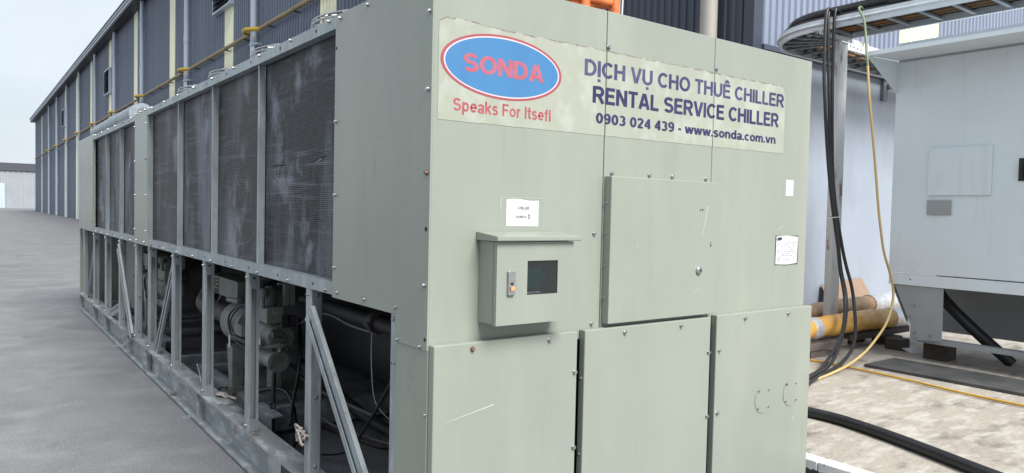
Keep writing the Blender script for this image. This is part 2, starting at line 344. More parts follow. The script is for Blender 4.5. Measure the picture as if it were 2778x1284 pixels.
def glyphs():
    """plain sans letters as stroke centre lines, capital height 1: {character: (advance, [polyline])}"""
    G = {}; o = .085; X_ = .645
    bowl = lambda cx_, w_: arc(cx_, X_/2+.02, w_, X_/2-.02, 0, 360, 22)
    S_ = lambda w_, h_: arc(w_/2+.01, h_*.715, w_/2-.08, h_*.20, 25, 270)[:-1]+arc(w_/2+.01, h_*.30, w_/2-.07, h_*.215, 90, -155)
    G['I'] = (.17, [[(o,0),(o,1)]]); G['l'] = (.17, [[(o,0),(o,1)]])
    G['D'] = (.70, [[(o,0),(o,1)], [(o,.915),(.30,.915)]+arc(.30,.5,.31,.415,90,-90)+[(o,.085)]])
    G['C'] = (.70, [arc(.38,.5,.295,.415,42,318,22)])
    G['H'] = (.68, [[(o,0),(o,1)], [(.595,0),(.595,1)], [(o,.53),(.595,.53)]])
    G['V'] = (.68, [[(.07,1.0),(.32,.015)], [(.61,1.0),(.36,.015)]])
    G['U'] = (.68, [[(o,1),(o,.36)]+arc(.34,.36,.255,.28,180,360)+[(.595,1)]])
    G['O'] = (.78, [arc(.39,.5,.305,.415,0,360,26)])
    G['T'] = (.62, [[(.31,0),(.31,.9)], [(0,.92),(.62,.92)]])
    G['E'] = (.60, [[(o,0),(o,1)], [(o,.92),(.58,.92)], [(o,.52),(.54,.52)], [(o,.08),(.60,.08)]])
    G['F'] = (.56, [[(o,0),(o,1)], [(o,.92),(.56,.92)], [(o,.50),(.50,.50)]])
    G['L'] = (.55, [[(o,0),(o,1)], [(o,.08),(.55,.08)]])
    G['R'] = (.68, [[(o,0),(o,1)], [(o,.92),(.38,.92)]+arc(.38,.695,.20,.225,90,-90)+[(o,.47)], [(.36,.46),(.62,0)]])
    G['P'] = (.62, [[(o,0),(o,1)], [(o,.92),(.36,.92)]+arc(.36,.675,.20,.245,90,-90)+[(o,.43)]])
    G['N'] = (.68, [[(o,0),(o,1)], [(.595,0),(.595,1)], [(.10,.97),(.58,.03)]])
    G['M'] = (.80, [[(o,0),(o,1)], [(.715,0),(.715,1)], [(.10,.97),(.39,.05)], [(.41,.05),(.70,.97)]])
    G['A'] = (.72, [[(.08,0),(.335,.985)], [(.64,0),(.385,.985)], [(.18,.28),(.54,.28)]])
    G['S'] = (.66, [S_(.64, 1)])
    G['0'] = (.55, [arc(.275,.5,.19,.415,0,360,22)])
    G['9'] = (.55, [arc(.27,.685,.185,.235,0,360,20), [(.455,.68),(.455,.50)]+arc(.25,.42,.205,.335,0,-130,10)])
    G['3'] = (.55, [arc(.25,.715,.175,.20,150,-80), arc(.25,.30,.20,.22,85,-150)])
    G['2'] = (.55, [arc(.26,.70,.19,.215,165,-25)+[(.10,.10)], [(.05,.08),(.50,.08)]])
    G['4'] = (.55, [[(.40,0),(.40,1)], [(.38,.92),(.07,.31)], [(.03,.27),(.54,.27)]])
    G['1'] = (.40, [[(.22,.06),(.22,1)], [(.22,.93),(.06,.80)], [(.04,.05),(.40,.05)]])
    G['-'] = (.32, [[(.02,.37),(.30,.37)]]); G['.'] = (.17, [[(o,0),(o,.18)]])
    G['w'] = (.80, [[(.05,.73),(.21,.02)], [(.23,.02),(.39,.71)], [(.41,.71),(.57,.02)], [(.59,.02),(.75,.73)]])
    G['v'] = (.56, [[(.05,.73),(.265,.02)], [(.51,.73),(.295,.02)]])
    G['s'] = (.50, [S_(.48, .73)])
    G['o'] = (.58, [arc(.29,.365,.21,.285,0,360,20)])
    G['c'] = (.54, [arc(.29,.365,.21,.285,45,315,18)])
    G['e'] = (.56, [[(.09,.37),(.48,.37)]+arc(.285,.365,.205,.285,5,318,18)])
    G['n'] = (.56, [[(o,0),(o,.73)], [(o,.44)]+arc(.28,.44,.195,.21,180,0)+[(.475,0)]])
    G['m'] = (.86, [[(o,0),(o,.73)], [(o,.45)]+arc(.255,.45,.17,.20,180,0)+[(.425,0)], [(.427,.45)]+arc(.60,.45,.17,.20,180,0)+[(.77,0)]])
    G['r'] = (.36, [[(o,0),(o,.73)], [(o,.42)]+arc(.28,.42,.195,.225,180,80,8)])
    G['d'] = (.58, [[(.495,0),(.495,1)], arc(.285,.365,.20,.285,0,360,20)])
    G['p'] = (.58, [[(o,-.27),(o,.73)], arc(.29,.365,.20,.285,0,360,20)])
    G['a'] = (.55, [arc(.25,.20,.165,.135,0,360,18), arc(.27,.49,.19,.165,160,0,10)+[(.46,0)], [(.30,.335),(.46,.36)]])
    G['k'] = (.54, [[(o,0),(o,1)], [(o,.28),(.46,.73)], [(.24,.42),(.48,0)]])
    G['t'] = (.34, [[(.17,.96),(.17,.20)]+arc(.29,.20,.12,.13,180,290,6), [(.0,.67),(.33,.67)]])
    G['f'] = (.34, [[(.15,0),(.15,.80)]+arc(.28,.80,.13,.13,180,80,6), [(.0,.67),(.32,.67)]])
    dot = lambda c: [[(c,-.30),(c,-.13)]]
    G['Ị'] = (.17, G['I'][1]+dot(o)); G['Ụ'] = (.68, G['U'][1]+dot(.34))
    G['Ê'] = (.60, G['E'][1]+[[(.15,1.10),(.31,1.24),(.47,1.10)]])
    return G
GLYPH = glyphs()
def text(name, s, x0, x1, z0, cap, y, m_, parent, sw=.17, z1=None, gap=.075):
    """lettering printed on a face that looks towards -Y: from x0 to x1 on a baseline from z0 to z1, capitals cap high, strokes sw wide"""
    z1 = z0 if z1 is None else z1; pen = 0.; runs = []
    for ch in s:
        if ch == ' ': pen += .30; continue
        adv, pls = GLYPH[ch]; runs += [[(p[0]+pen, p[1]) for p in pl] for pl in pls]; pen += adv+gap
    pen -= gap
    mb = MB(); h = sw/2
    for q, pl in enumerate(runs):
        k = len(pl); closed = abs(pl[0][0]-pl[-1][0])+abs(pl[0][1]-pl[-1][1]) < 1e-6; L_ = []
        for i in range(k):
            a = pl[i-1] if i else (pl[-2] if closed else None); b = pl[i+1] if i < k-1 else (pl[1] if closed else None)
            d1 = (Vector(pl[i])-Vector(a)).normalized() if a else None; d2 = (Vector(b)-Vector(pl[i])).normalized() if b else None
            d1 = d1 or d2; d2 = d2 or d1
            n1 = Vector((-d1.y, d1.x)); n2 = Vector((-d2.y, d2.x)); mm = (n1+n2).normalized(); c = max(mm.dot(n1), .72)
            L_.append((Vector(pl[i])+mm*h/c, Vector(pl[i])-mm*h/c))
        vs = []
        for l, r_ in L_:
            for p in (l, r_):
                t = p.x/pen; vs.append((x0+t*(x1-x0), y-.000035*(q % 5), z0+(z1-z0)*t+p.y*cap))
        mb.add(vs, [(2*i, 2*i+1, 2*i+3, 2*i+2) for i in range(k-1)])
    o = mb.build(name, m_, parent); o['kind'] = 'stuff'
    return o
def ribbed(name, m_, parent, axis, at, s0, s1, z0, z1, pitch, depth, out, top=.35):
    """trapezoid-ribbed cladding: axis 'y': sheet in the plane x=at running along y, ribs standing out by depth along out (-1 / 1)"""
    pr = [(s0, 0)]; s = s0
    while s < s1-1e-6:
        for t, h in ((.20, 0), (.32, 1), (.32+top, 1), (.44+top, 0)):
            q = s+pitch*t
            if q < s1: pr.append((q, h))
        s += pitch
    pr.append((s1, 0))
    vs = []
    for z in (z0, z1):
        for q, h in pr:
            vs.append((at+out*depth*h, q, z) if axis == 'y' else (q, at+out*depth*h, z))
    n = len(pr)
    mb = MB().add(vs, [(i, i+1, n+i+1, n+i) for i in range(n-1)])
    return mb.build(name, m_, parent)

# ------------------------------------------------------------------ the setting
g = MB().add([(-300,-150,0),(300,-150,0),(300,500,0),(-300,500,0)], [(0,1,2,3)]).build('ground', m_asph); tag(g, 'worn grey asphalt yard', None, None, 'structure')
sl = box('concrete_slab', (2.7, -14, -.05), (40, 9.9, .12), m_conc); tag(sl, 'stained concrete slab beside the chiller', None, None, 'structure')
kb = thing('kerb', (2.6, 0, 0), 'kerb painted white over black along the slab', None); tag(kb, kind='structure')
for i in range(16):
    y = -8+i*.9
    box('kerb_stone', (2.598, y+.003, -.04), (2.698, y+.897, .122+random.uniform(-.002, .002)), m_kerb, kb, .006)

# factory with ribbed navy cladding; cream strips, downpipes, louvres, eave
fb = thing('factory_building', (6, 10, 0), 'long factory hall clad in ribbed navy sheets with cream strips', 'building')
strips = [14.95+8.62*i for i in range(11)]
y = 10.
for ys in strips:
    ribbed('wall_sheet', m_navywall, fb, 'y', 6.0, y, ys, 0, 11.7, .21, .035, -1)
    ribbed('cream_sheet', m_cream, fb, 'y', 6.0, ys, ys+1.05, 0, 11.7, .21, .035, -1); y = ys+1.05
ribbed('wall_sheet', m_navywall, fb, 'y', 6.0, y, 112, 0, 11.7, .21, .035, -1)
ribbed('end_wall_sheet', m_navywall, fb, 'x', 10.0, 6.0, 40, 0, 11.7, .21, .035, -1)
MB().add([(5.5,9.9,11.8),(5.5,112,11.8),(23,112,14.2),(23,9.9,14.2),(40,112,11.8),(40,9.9,11.8)], [(0,1,2,3),(3,2,4,5)]).build('roof', m_gutter, fb)
gt = box('gutter', (5.42, 9.9, 11.50), (5.96, 112, 11.60), m_gutter, fb)
box('fascia', (5.39, 9.9, 11.60), (5.46, 112, 11.69), m_fascia, fb)
box('fascia', (5.36, 9.9, 11.77), (5.46, 112, 11.86), m_fascia, fb)
box('eave_trim', (5.44, 9.9, 11.691), (5.50, 112, 11.769), m_dark, fb)
box('roof_edge', (5.33, 9.9, 11.861), (5.60, 112, 11.97), m_gutter, fb)
pipes_y = [12.2, 20.8, 29.35, 38.65, 47.2, 55.4, 64.2, 72.9, 81.5, 90.1]
for py in pipes_y:
    p_ = MB(); p_.cyl((5.80, py, .05), (5.80, py, 11.5), .095, 14)
    o = p_.build('downpipe', m_pvc, fb)
    for z in (3.2, 7.9, 10.2): MB().cyl((5.80, py, z), (5.80, py, z+.28), .108, 14).build('pipe_socket', m_pvc, o)
    MB().box((5.79, py-.30, 6.35), (5.98, py-.12, 6.41)).box((5.7, py-.12, 6.36), (5.9, py+.12, 6.40)).build('pipe_clip', m_pvc, o)
for vy in (23.45, 49.3, 75.2):
    fr = MB(); z0, z1, y0, y1 = 8.2, 9.75, vy, vy+2.1
    for a, b in (((5.80,y0,z0),(5.97,y0+.08,z1)), ((5.80,y1-.08,z0),(5.97,y1,z1)), ((5.80,y0+.08,z0),(5.97,y1-.08,z0+.07)), ((5.80,y0+.08,z1-.07),(5.97,y1-.08,z1))): fr.box(a, b)
    o = fr.build('louvre_vent', m_pvc, fb)
    box('vent_backing', (5.93, y0+.06, z0+.07), (5.95, y1-.06, z1-.07), m_hole, o)
    for k in range(8):
        z = z0+.12+k*.178
        MB().add([(5.74,y0+.09,z),(5.74,y1-.09,z),(5.90,y1-.09,z+.11),(5.90,y0+.09,z+.11),(5.74,y0+.09,z-.012),(5.74,y1-.09,z-.012),(5.90,y1-.09,z+.098),(5.90,y0+.09,z+.098)],
                 [(0,1,2,3),(7,6,5,4),(0,4,5,1),(2,6,7,3),(1,5,6,2),(0,3,7,4)]).build('slat', m_dark, o)

# gas pipe along the factory wall, dodging each downpipe
gp = thing('gas_pipe', (5.75, 12, 6.77), 'yellow and brown gas pipe running along the navy factory wall', 'gas pipe')
zg = 6.77; ystart = 10.1
for i, py in enumerate(pipes_y):
    a, b = py-.62, py+.62
    MB().cyl((5.82, ystart, zg), (5.82, a, zg), .062, 10).build('pipe_run', m_gas, gp)
    for yy in [ystart+.3+2.1*k for k in range(int((a-ystart)/2.1)+1)]:
        MB().box((5.78, yy-.03, zg-.09), (5.97, yy+.03, zg-.066)).build('pipe_bracket', m_dark, gp)
        MB().cyl((5.82, yy-.04, zg), (5.82, yy+.04, zg), .072, 10).build('pipe_clamp', m_gas, gp)
    MB().tube(smooth_path([(5.82,a-.002,zg),(5.80,a+.14,zg),(5.60,py-.26,zg),(5.54,py-.1,zg),(5.54,py+.1,zg),(5.60,py+.26,zg),(5.80,b-.14,zg),(5.82,b+.002,zg)], 4), .066, 10).build('pipe_loop', m_gasy, gp)
    ystart = b
MB().cyl((5.82, ystart, zg), (5.82, 110, zg), .062, 10).build('pipe_run', m_gas, gp)

# annex: dark side, pale ribbed front over smooth panels
ax = thing('annex_building', (6.26, 3.25, 0), 'annex with dark navy side and pale blue ribbed front above smooth panels', 'building')
ribbed('side_cladding', m_annexdark, ax, 'y', 6.26, 3.36, 9.95, .12, 8, .125, .022, -1)
box('corner_trim', (6.225, 3.22, .12), (6.40, 3.36, 8), m_annexdark, ax)
ribbed('front_cladding', m_annexlight, ax, 'x', 3.25, 6.405, 9.74, 3.56, 8, .131, .026, -1, .42)
ribbed('cream_sheet', m_cream, ax, 'x', 3.25, 9.742, 11.0, 3.56, 8, .131, .026, -1, .42)
ribbed('front_cladding', m_annexlight, ax, 'x', 3.25, 11.002, 20, 3.56, 8, .131, .026, -1, .42)
box('flashing', (6.405, 3.19, 3.50), (20, 3.30, 3.56), m_flash, ax)
x = 6.405
while x < 19:
    box('smooth_panel', (x+.002, 3.27, .12), (x+6.398, 3.33, 3.5), m_smooth, ax); x += 6.4
MB().add([(6.26,3.25,8),(20,3.25,8),(20,9.95,8.6),(6.26,9.95,8.6)], [(0,1,2,3)]).build('roof', m_gutter, ax)
b_ = MB().box((9.33, 3.22, 3.20), (9.45, 3.268, 3.50)).beam((9.42, 3.2, 3.40), (9.95, 3.1, 3.52), .03, .08); b_.build('wall_bracket', m_tray, ax)
dp = MB().cyl((6.07, 3.76, .12), (6.07, 3.76, 8), .105, 20); dpo = dp.build('drain_pipe', m_beigepipe)
tag(dpo, 'beige round drain pipe on the dark side of the annex', 'pipe')

# far end of the yard
fw_ = thing('far_warehouse', (-30, 150, 0), 'low pale warehouse across the far end of the yard', 'building')
ribbed('wall_sheet', m_far, fw_, 'x', 150, -60, 60, 0, 6.5, .8, .06, -1)
MB().add([(-60.5,149.6,6.5),(60.5,149.6,6.5),(60.5,162,8.2),(-60.5,162,8.2)], [(0,1,2,3)]).build('roof', m_gutter, fw_)
for i in range(6): box('roller_door', (-48+i*9.5, 149.85, 0), (-43.5+i*9.5, 149.93, 4.2), m_pvc, fw_)

# ------------------------------------------------------------------ the chiller
CH = thing('air_cooled_chiller', (0, 0, 0), 'long sage green air cooled chiller on a steel base frame', 'chiller')
YE = 9.55
# base beams (I sections)
def ibeam(x0, x1, flip):
    xw = x0+.055 if not flip else x1-.06
    mb = MB(); mb.box((x0, .03, .012), (x1, YE, .026)); mb.box((x0, .03, .214), (x1, YE, .228)); mb.box((xw, .031, .026), (xw+.009, YE-.001, .214))
    return mb.build('base_beam', m_beam, CH)
bb = ibeam(0, .125, False); ibeam(2.1, 2.225, True)
for ys in (1.46, 3.10, 4.90, 5.80, 7.25, 8.2): box('beam_stiffener', (.003, ys-.005, .026), (.055, ys+.005, .214), m_beam, bb)
box('beam_stiffener', (.002, 4.88, .026), (.05, 4.99, .214), m_beam, bb)
box('end_plate', (-.004, 1.42, .06), (0, 1.50, .226), m_galv, bb)
for yc in (.35, 2.55, 4.55, 6.6, 8.75): MB().box((.126, yc, .03), (2.099, yc+.08, .18)).build('cross_member', m_beam, CH)
# posts
def post(y0, open_, x=.004, wd=.055, z0=.228, z1=1.128):
    t = .005; d_ = .06
    if open_:
        prof = [(x,y0),(x+.016,y0),(x+.016,y0+t),(x+t,y0+t),(x+t,y0+wd-t),(x+d_-t,y0+wd-t),(x+d_-t,y0+t),(x+d_-.016,y0+t),(x+d_-.016,y0),(x+d_,y0),(x+d_,y0+wd),(x,y0+wd)]
    else:
        c = .007
        prof = [(x+c,y0),(x+d_-c,y0),(x+d_,y0+c),(x+d_,y0+wd),(x+d_-t,y0+wd),(x+d_-t,y0+t),(x+t,y0+t),(x+t,y0+wd),(x,y0+wd),(x,y0+c)]
    o = MB().prism(prof, z0, z1, 'z').build('post', m_galv, CH)
    return o
posts = [(1.068, 0), (1.979, 1), (2.915, 1), (3.828, 1), (4.738, 1), (5.352, 0), (6.25, 0), (7.195, 1), (8.143, 1), (9.1, 0)]
for y0, op in posts:
    o = post(y0, op)
    bolts(o, [(y0+.03, 1.095), (y0+.03, .262)], 'x', .0035)
    if op:
        box('gusset_plate', (.021, y0+.001, 1.03), (.047, y0+.004, 1.126), m_galv, o)
        bolts(o, [(.034, 1.09)], 'y', y0+.0005, HOLE); box('foot_clip', (.021, y0+.001, .23), (.047, y0+.004, .30), m_galv, o)
    else:
        bolts(o, [(.036, 1.092), (.036, .62), (.036, .3)], 'y', y0-.0005, None, .95)
# diagonal braces: channel sections
def brace(a, b, dp=.016):
    a, b = Vector(a), Vector(b); t = (b-a).normalized(); n_ = Vector((1,0,0)); s_ = t.cross(n_).normalized()
    mb = MB(); h = .042
    def bar(o_s, o_x, ws, wx):
        c = a+s_*o_s+n_*o_x; e = b+s_*o_s+n_*o_x
        mb.beam(c, e, ws, wx, (1,0,0))
    bar(0, dp, 2*h, .005); bar(-h-.003, dp/2, .006, dp+.004); bar(h+.003, dp/2, .006, dp+.004); bar(-h+.012, .001, .018, .004); bar(h-.012, .001, .018, .004); bar(0, dp-.006, .03, .006)
    return mb.build('brace', m_galv, CH)
o = brace((-.016, 1.045, 1.02), (-.016, .12, .06)); bolts(o, [(1.035, .985)], 'x', -.004, None, 1.3)
brace((.03, 3.90, 1.08), (.03, 4.60, .235)); brace((-.016, 6.26, 1.04), (-.016, 5.47, .24)); brace((.03, 6.33, .42), (.03, 7.1, .24)); brace((.03, 8.2, 1.06), (.03, 8.95, .24))
# long rails and coil banks
def bank(y0, y1, divs, seams, bl, hl):
    mb = MB()
    o = MB().prism([(0,2.248),(0,2.299),(.055,2.299),(.055,2.294),(.005,2.294),(.005,2.253),(.045,2.253),(.045,2.248)], y0, y1, 'y').build('top_rail', m_galv, CH)
    bolts(o, [(y, 2.290) for y in bl], 'x', -.0005); bolts(o, [(y, 2.276) for y in hl], 'x', -.0002, HOLE)
    o = MB().prism([(0,1.124),(0,1.180),(.055,1.180),(.055,1.175),(.005,1.175),(.005,1.129),(.045,1.129),(.045,1.124)], y0, y1, 'y').build('bottom_rail', m_galv, CH)
    bolts(o, [(y, 1.138) for y in bl], 'x', -.0005); bolts(o, [(y, 1.150) for y in hl], 'x', -.0002, HOLE)
    for y in divs:   # L-shaped dividers between the coils
        MB().prism([(.006,y-.012),(.006,y),(.046,y),(.046,y-.004),(.012,y-.004),(.012,y-.012)], 1.181, 2.247, 'z').build('coil_divider', m_galv, CH)
    edges = [y0]+sorted(divs+seams)+[y1]
    for i in range(len(edges)-1):
        a, b = edges[i]+.001, edges[i+1]-.001
        pitch = .0088; n_ = int((2.247-1.181)/pitch); vs = []; fs = []
        xo = .047+(.004 if edges[i] in seams else 0)
        for k in range(n_+1):
            z = 1.181+k*(2.247-1.181)/n_
            for dz, dx in ((0, .0018), (.0018, 0), (.0070, 0)):
                if z+dz < 2.2475: vs += [(xo+dx, a, z+dz), (xo+dx, b, z+dz)]
        q = len(vs)//2; fs = [(2*j, 2*j+1, 2*j+3, 2*j+2) for j in range(q-1)]
        MB().add(vs, fs).build('coil_panel', m_coil[(i*2+int(y0)) % 3 if edges[i] not in seams else 0], CH)
bl1 = [.887+.4665*i for i in range(9)]; hl1 = [1.033+.4665*i for i in range(8)]
bank(.80, 4.83, [1.856, 2.776, 3.72, 4.826], [1.412, 2.972], bl1, hl1)
bl2 = [5.6+.4665*i for i in range(6)]; hl2 = [5.75+.4665*i for i in range(5)]
bank(5.40, 8.2, [6.281, 7.218], [5.9], bl2, hl2)
# crushed fins on the nearest coils
dn = MB()
def dent(pts, wd):
    P = [Vector((.0462, a, b)) for a, b in pts]
    for k in range(len(P)-1):
        n_ = (P[k+1]-P[k]).normalized().cross(Vector((1,0,0)))*wd*random.uniform(.2, .45); e = Vector((-.0008*((k % 2)+.2), 0, 0))
        dn.add([P[k]-n_+e, P[k+1]-n_*.7+e, P[k+1]+n_+e, P[k]+n_*.8+e], [(0,1,2,3)])
dent([(1.216,1.703),(1.176,1.704),(1.121,1.715),(1.067,1.721),(1.007,1.727)], .012)
dent([(1.749,1.701),(1.71,1.706),(1.678,1.707),(1.57,1.705)], .010)
dent([(1.282,1.451),(1.167,1.445),(1.10,1.440),(1.042,1.432)], .005); dent([(1.234,1.492),(1.232,1.455),(1.231,1.424)], .010)
dent([(1.19,1.662),(1.191,1.635),(1.189,1.608)], .007); dent([(1.119,1.654),(1.121,1.62),(1.117,1.595)], .006); dent([(1.06,1.68),(1.062,1.64)], .004)
tag(dn.build('crushed_fins', mat('crushed_fin_metal', (.02, .02, .021), .7), CH), kind='stuff')
dn = MB()
dent([(1.715,1.623),(1.675,1.617),(1.635,1.605),(1.556,1.581)], .006); dent([(1.13,1.703),(1.10,1.71),(1.06,1.712)], .005)
dent([(2.716,1.271),(2.62,1.262),(2.542,1.258),(2.45,1.257),(2.351,1.259),(2.27,1.266),(2.199,1.275),(2.13,1.29),(2.067,1.307)], .004)
dent([(1.10,1.30),(1.09,1.27),(1.095,1.235)], .006); dent([(1.03,1.41),(1.02,1.395)], .006); dent([(1.42,1.9),(1.418,1.5),(1.419,1.2)], .003)
tag(dn.build('bent_fins', mat('bright_fin_metal', (.26, .29, .33), .45, .4), CH), kind='stuff')
# side panels
UP = [(.003,0),(.003,0)]
o = MB().prism([(.0,1.018),(.0,2.297),(.802,2.297),(.802,1.115),(.23,1.115),(.23,1.018)], -.006, .0, 'x').build('side_panel', m_green, CH)
bolts(o, [(.755,2.278),(.496,2.279),(.019,2.159),(.747,1.141),(.487,1.141),(.227,1.142),(.023,1.24),(.21,1.027),(.048,1.027),(.782,1.855),(.781,1.549),(.781,1.243),(.02,1.62),(.02,1.9)], 'x', -.0065)
bolts(o, [(.015,1.055),(.79,2.16),(.02,1.43)], 'x', -.0062, HOLE)
o = box('side_panel', (-.003, .0, .03), (.02, .222, 1.016), m_green, CH); bolts(o, [(.008,.80),(.008,.48)], 'x', -.003, None, .8)
o = MB().prism([(.0,.222),(.0,.272),(.05,.272),(.05,.266),(.006,.266),(.006,.222)], .03, 1.113, 'z').build('edge_strip', m_galv, CH)
bolts(o, [(.25,1.095)], 'x', -.0005); bolts(o, [(.24,.93),(.262,.93)], 'x', -.0002, HOLE, .6)
o = box('side_panel', (-.004, 4.832, 1.122), (.03, 5.398, 2.32), m_green, CH, .003)
bolts(o, [(5.374,2.189),(4.858,2.182),(5.366,1.873),(4.85,1.871),(5.359,1.565),(4.859,1.561),(5.364,1.251),(4.846,1.252),(5.284,1.153),(4.918,1.152),(5.1,2.3),(5.3,2.3),(4.9,2.3)], 'x', -.0045)
o = box('side_panel', (-.004, 8.205, 1.122), (.03, YE, 2.32), m_green, CH, .003); bolts(o, [(8.24,1.25),(8.24,1.6),(8.24,1.95)], 'x', -.0045)
# front: upper panels, lower access panels
fp = []
for a, b in ((.0, .7865), (.7905, 1.4565), (1.4595, 2.236)):
    fp.append(box('front_panel', (a, .0, 1.0), (b, .03, 2.297), m_green, CH, .0025))

bolts(fp[1], [(.798,2.156)], 'y', -.0005); bolts(fp[2], [(1.47,2.158)], 'y', -.0005)
bolts(fp[0], [(.746,1.416),(.744,1.057)], 'y', -.0005); bolts(fp[1], [(.834,1.658),(1.052,1.66),(1.195,1.66),(1.419,1.66)], 'y', -.0005)
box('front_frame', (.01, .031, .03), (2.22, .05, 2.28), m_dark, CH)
o = box('access_panel', (.001, -.036, .05), (.641, -.002, 1.04), m_green, CH, .004)
bolts(o, [(.155,1.017),(.50,1.018),(.629,.884),(.632,.59),(.02,.3)], 'y', -.0365)
o = box('access_panel', (.680, -.036, .05), (1.443, -.002, 1.04), m_green, CH, .004)
bolts(o, [(.897,1.015),(1.240,1.016),(1.430,.882),(1.433,.591)], 'y', -.0365); bolts(o, [(-.018,.85),(-.018,.55)], 'x', .6795, None, .7)
o = box('access_panel', (1.486, -.036, .05), (2.256, -.002, 1.044), m_green, CH, .004)
bolts(o, [(1.694,1.017),(2.045,1.017),(1.508,.882),(1.508,.593)], 'y', -.0365)
for xc, zc in ((1.858, .608), (2.090, .612)):
    c = MB().cyl((xc, -.0365, zc), (xc, -.0385, zc), .066, 32).build('cover_disc', m_green, o)
    bolts(o, [(xc+.04, zc+.045), (xc-.04, zc+.047), (xc+.042, zc-.04), (xc-.042, zc-.038)], 'y', -.0385, None, .62)
dr = box('panel_door', (.795, -.042, 1.056), (1.466, -.0005, 1.645), m_green, CH, .003)
bolts(dr, [(1.338,1.522),(1.352,1.522),(1.416,1.378),(1.416,1.364)], 'y', -.0422, None, .45)
bolts(dr, [(-.02,1.54),(-.02,1.42),(-.02,1.29),(-.02,1.16)], 'x', .7948, None, .55)
lk = MB().lathe((1.338, -.042, 1.254), (0,-1,0), [(0,.019),(.006,.019),(.009,.013),(.012,.012)], 18).build('door_lock', m_zinc, dr)
MB().cyl((1.338,-.0536,1.254), (1.338,-.0548,1.254), .006, 10).build('keyhole', m_hole, dr)
# long pale scratches: raw lines of bared primer
sc = MB()
def scratch(a, b, wd, y): 
    a, b = Vector((a[0], y, a[1])), Vector((b[0], y, b[1])); n_ = (b-a).normalized().cross(Vector((0,1,0)))*wd/2
    sc.add([a-n_*.3, b-n_, b+n_, a+n_*.3], [(0,1,2,3)])
scratch((1.357,1.406),(1.389,1.54),.003,-.0424); scratch((1.30,1.15),(1.335,1.175),.0016,-.0424); scratch((.95,1.36),(.95,1.375),.003,-.0424)
scratch((1.305,1.435),(1.305,1.44),.004,-.0424); scratch((1.31,1.62),(1.313,1.624),.004,-.0424); scratch((.05,.775),(.25,.81),.003,-.0365)
scratch((2.12,.47),(2.118,.485),.006,-.0365); scratch((1.98,1.43),(2.03,1.455),.002,-.0004)
tag(sc.build('paint_scratch', mat('bare_primer', (.5, .53, .47), .6), CH), kind='stuff')
sc = MB()
for a, b, c, d_ in ((.40,1.76,.36,1.765), (.36,1.765,.33,1.757), (.42,1.68,.415,1.60), (.13,.92,.10,.90), (.12,.86,.14,.88), (.09,.84,.07,.83), (.45,1.79,.46,1.77)):
    a_, b_ = Vector((-.0066, a, b)), Vector((-.0066, c, d_)); n_ = (b_-a_).normalized().cross(Vector((1,0,0)))*.0012
    sc.add([a_-n_, b_-n_, b_+n_, a_+n_], [(0,1,2,3)])
tag(sc.build('paint_scratch', mat('pale_scuff', (.30, .33, .30), .6), CH), kind='stuff')
# control box
cbx = box('control_box', (.198, -.088, 1.104), (.538, -.0005, 1.394), m_green, CH, .003)
# door with an opening for the window
dm = MB(); X0, X1, Z0, Z1 = .197, .541, 1.103, 1.391; a, b, c, d_ = .329, .468, 1.204, 1.324
for q in (((X0,-.112,Z0),(a,-.093,Z1)), ((b,-.112,Z0),(X1,-.093,Z1)), ((a,-.112,Z0),(b,-.093,c)), ((a,-.112,d_),(b,-.093,Z1))): dm.box(*q)
dm.build('door', m_green, cbx)
box('window', (a, -.108, c), (b, -.106, d_), m_glass, cbx)
box('display', (.330, -.1085, 1.228), (.392, -.1081, 1.300), m_display, cbx)
box('display', (.394, -.1085, 1.245), (.414, -.1081, 1.275), m_display, cbx)
text('lettering', 'ADAPTIVE CONTROL', .331, .392, 1.2085, .006, -.1086, m_grey_ink, cbx, .14)
hd = MB().prism([(-.002,1.424),(-.132,1.411),(-.132,1.396),(-.129,1.394),(-.002,1.394)], .184, .563, 'x').build('hood', m_green, cbx, .0015, 1)
lt = box('latch', (.241, -.122, 1.207), (.270, -.1125, 1.291), m_zinc, cbx, .002)
MB().cyl((.2555,-.1221,1.247), (.2555,-.1245,1.247), .005, 10).build('keyhole', m_hole, cbx)
box('latch_button', (.248, -.1285, 1.224), (.264, -.1221, 1.238), m_orangebtn, cbx, .001)
# roof deck, inner floor; blank far sheets added to keep the bay dark
box('roof_deck', (.056, .802, 2.27), (2.22, YE, 2.288), m_galv, CH)
box('roof_panel', (.0, .031, 2.281), (2.23, .80, 2.296), m_green, CH)
box('far_light_blocker', (2.20, .06, .05), (2.235, YE, 2.268), m_galv, CH)  # blank sheet added across the far side to keep daylight out of the bay
box('end_panel', (.01, YE+.001, .03), (2.2, YE+.02, 2.27), m_green, CH)
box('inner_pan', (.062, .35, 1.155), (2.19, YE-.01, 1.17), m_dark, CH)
box('inner_light_blocker', (1.55, .06, .02), (1.57, YE-.01, 1.15), m_dark, CH)  # black sheet added behind the vessel, standing in for the bay's deep shade
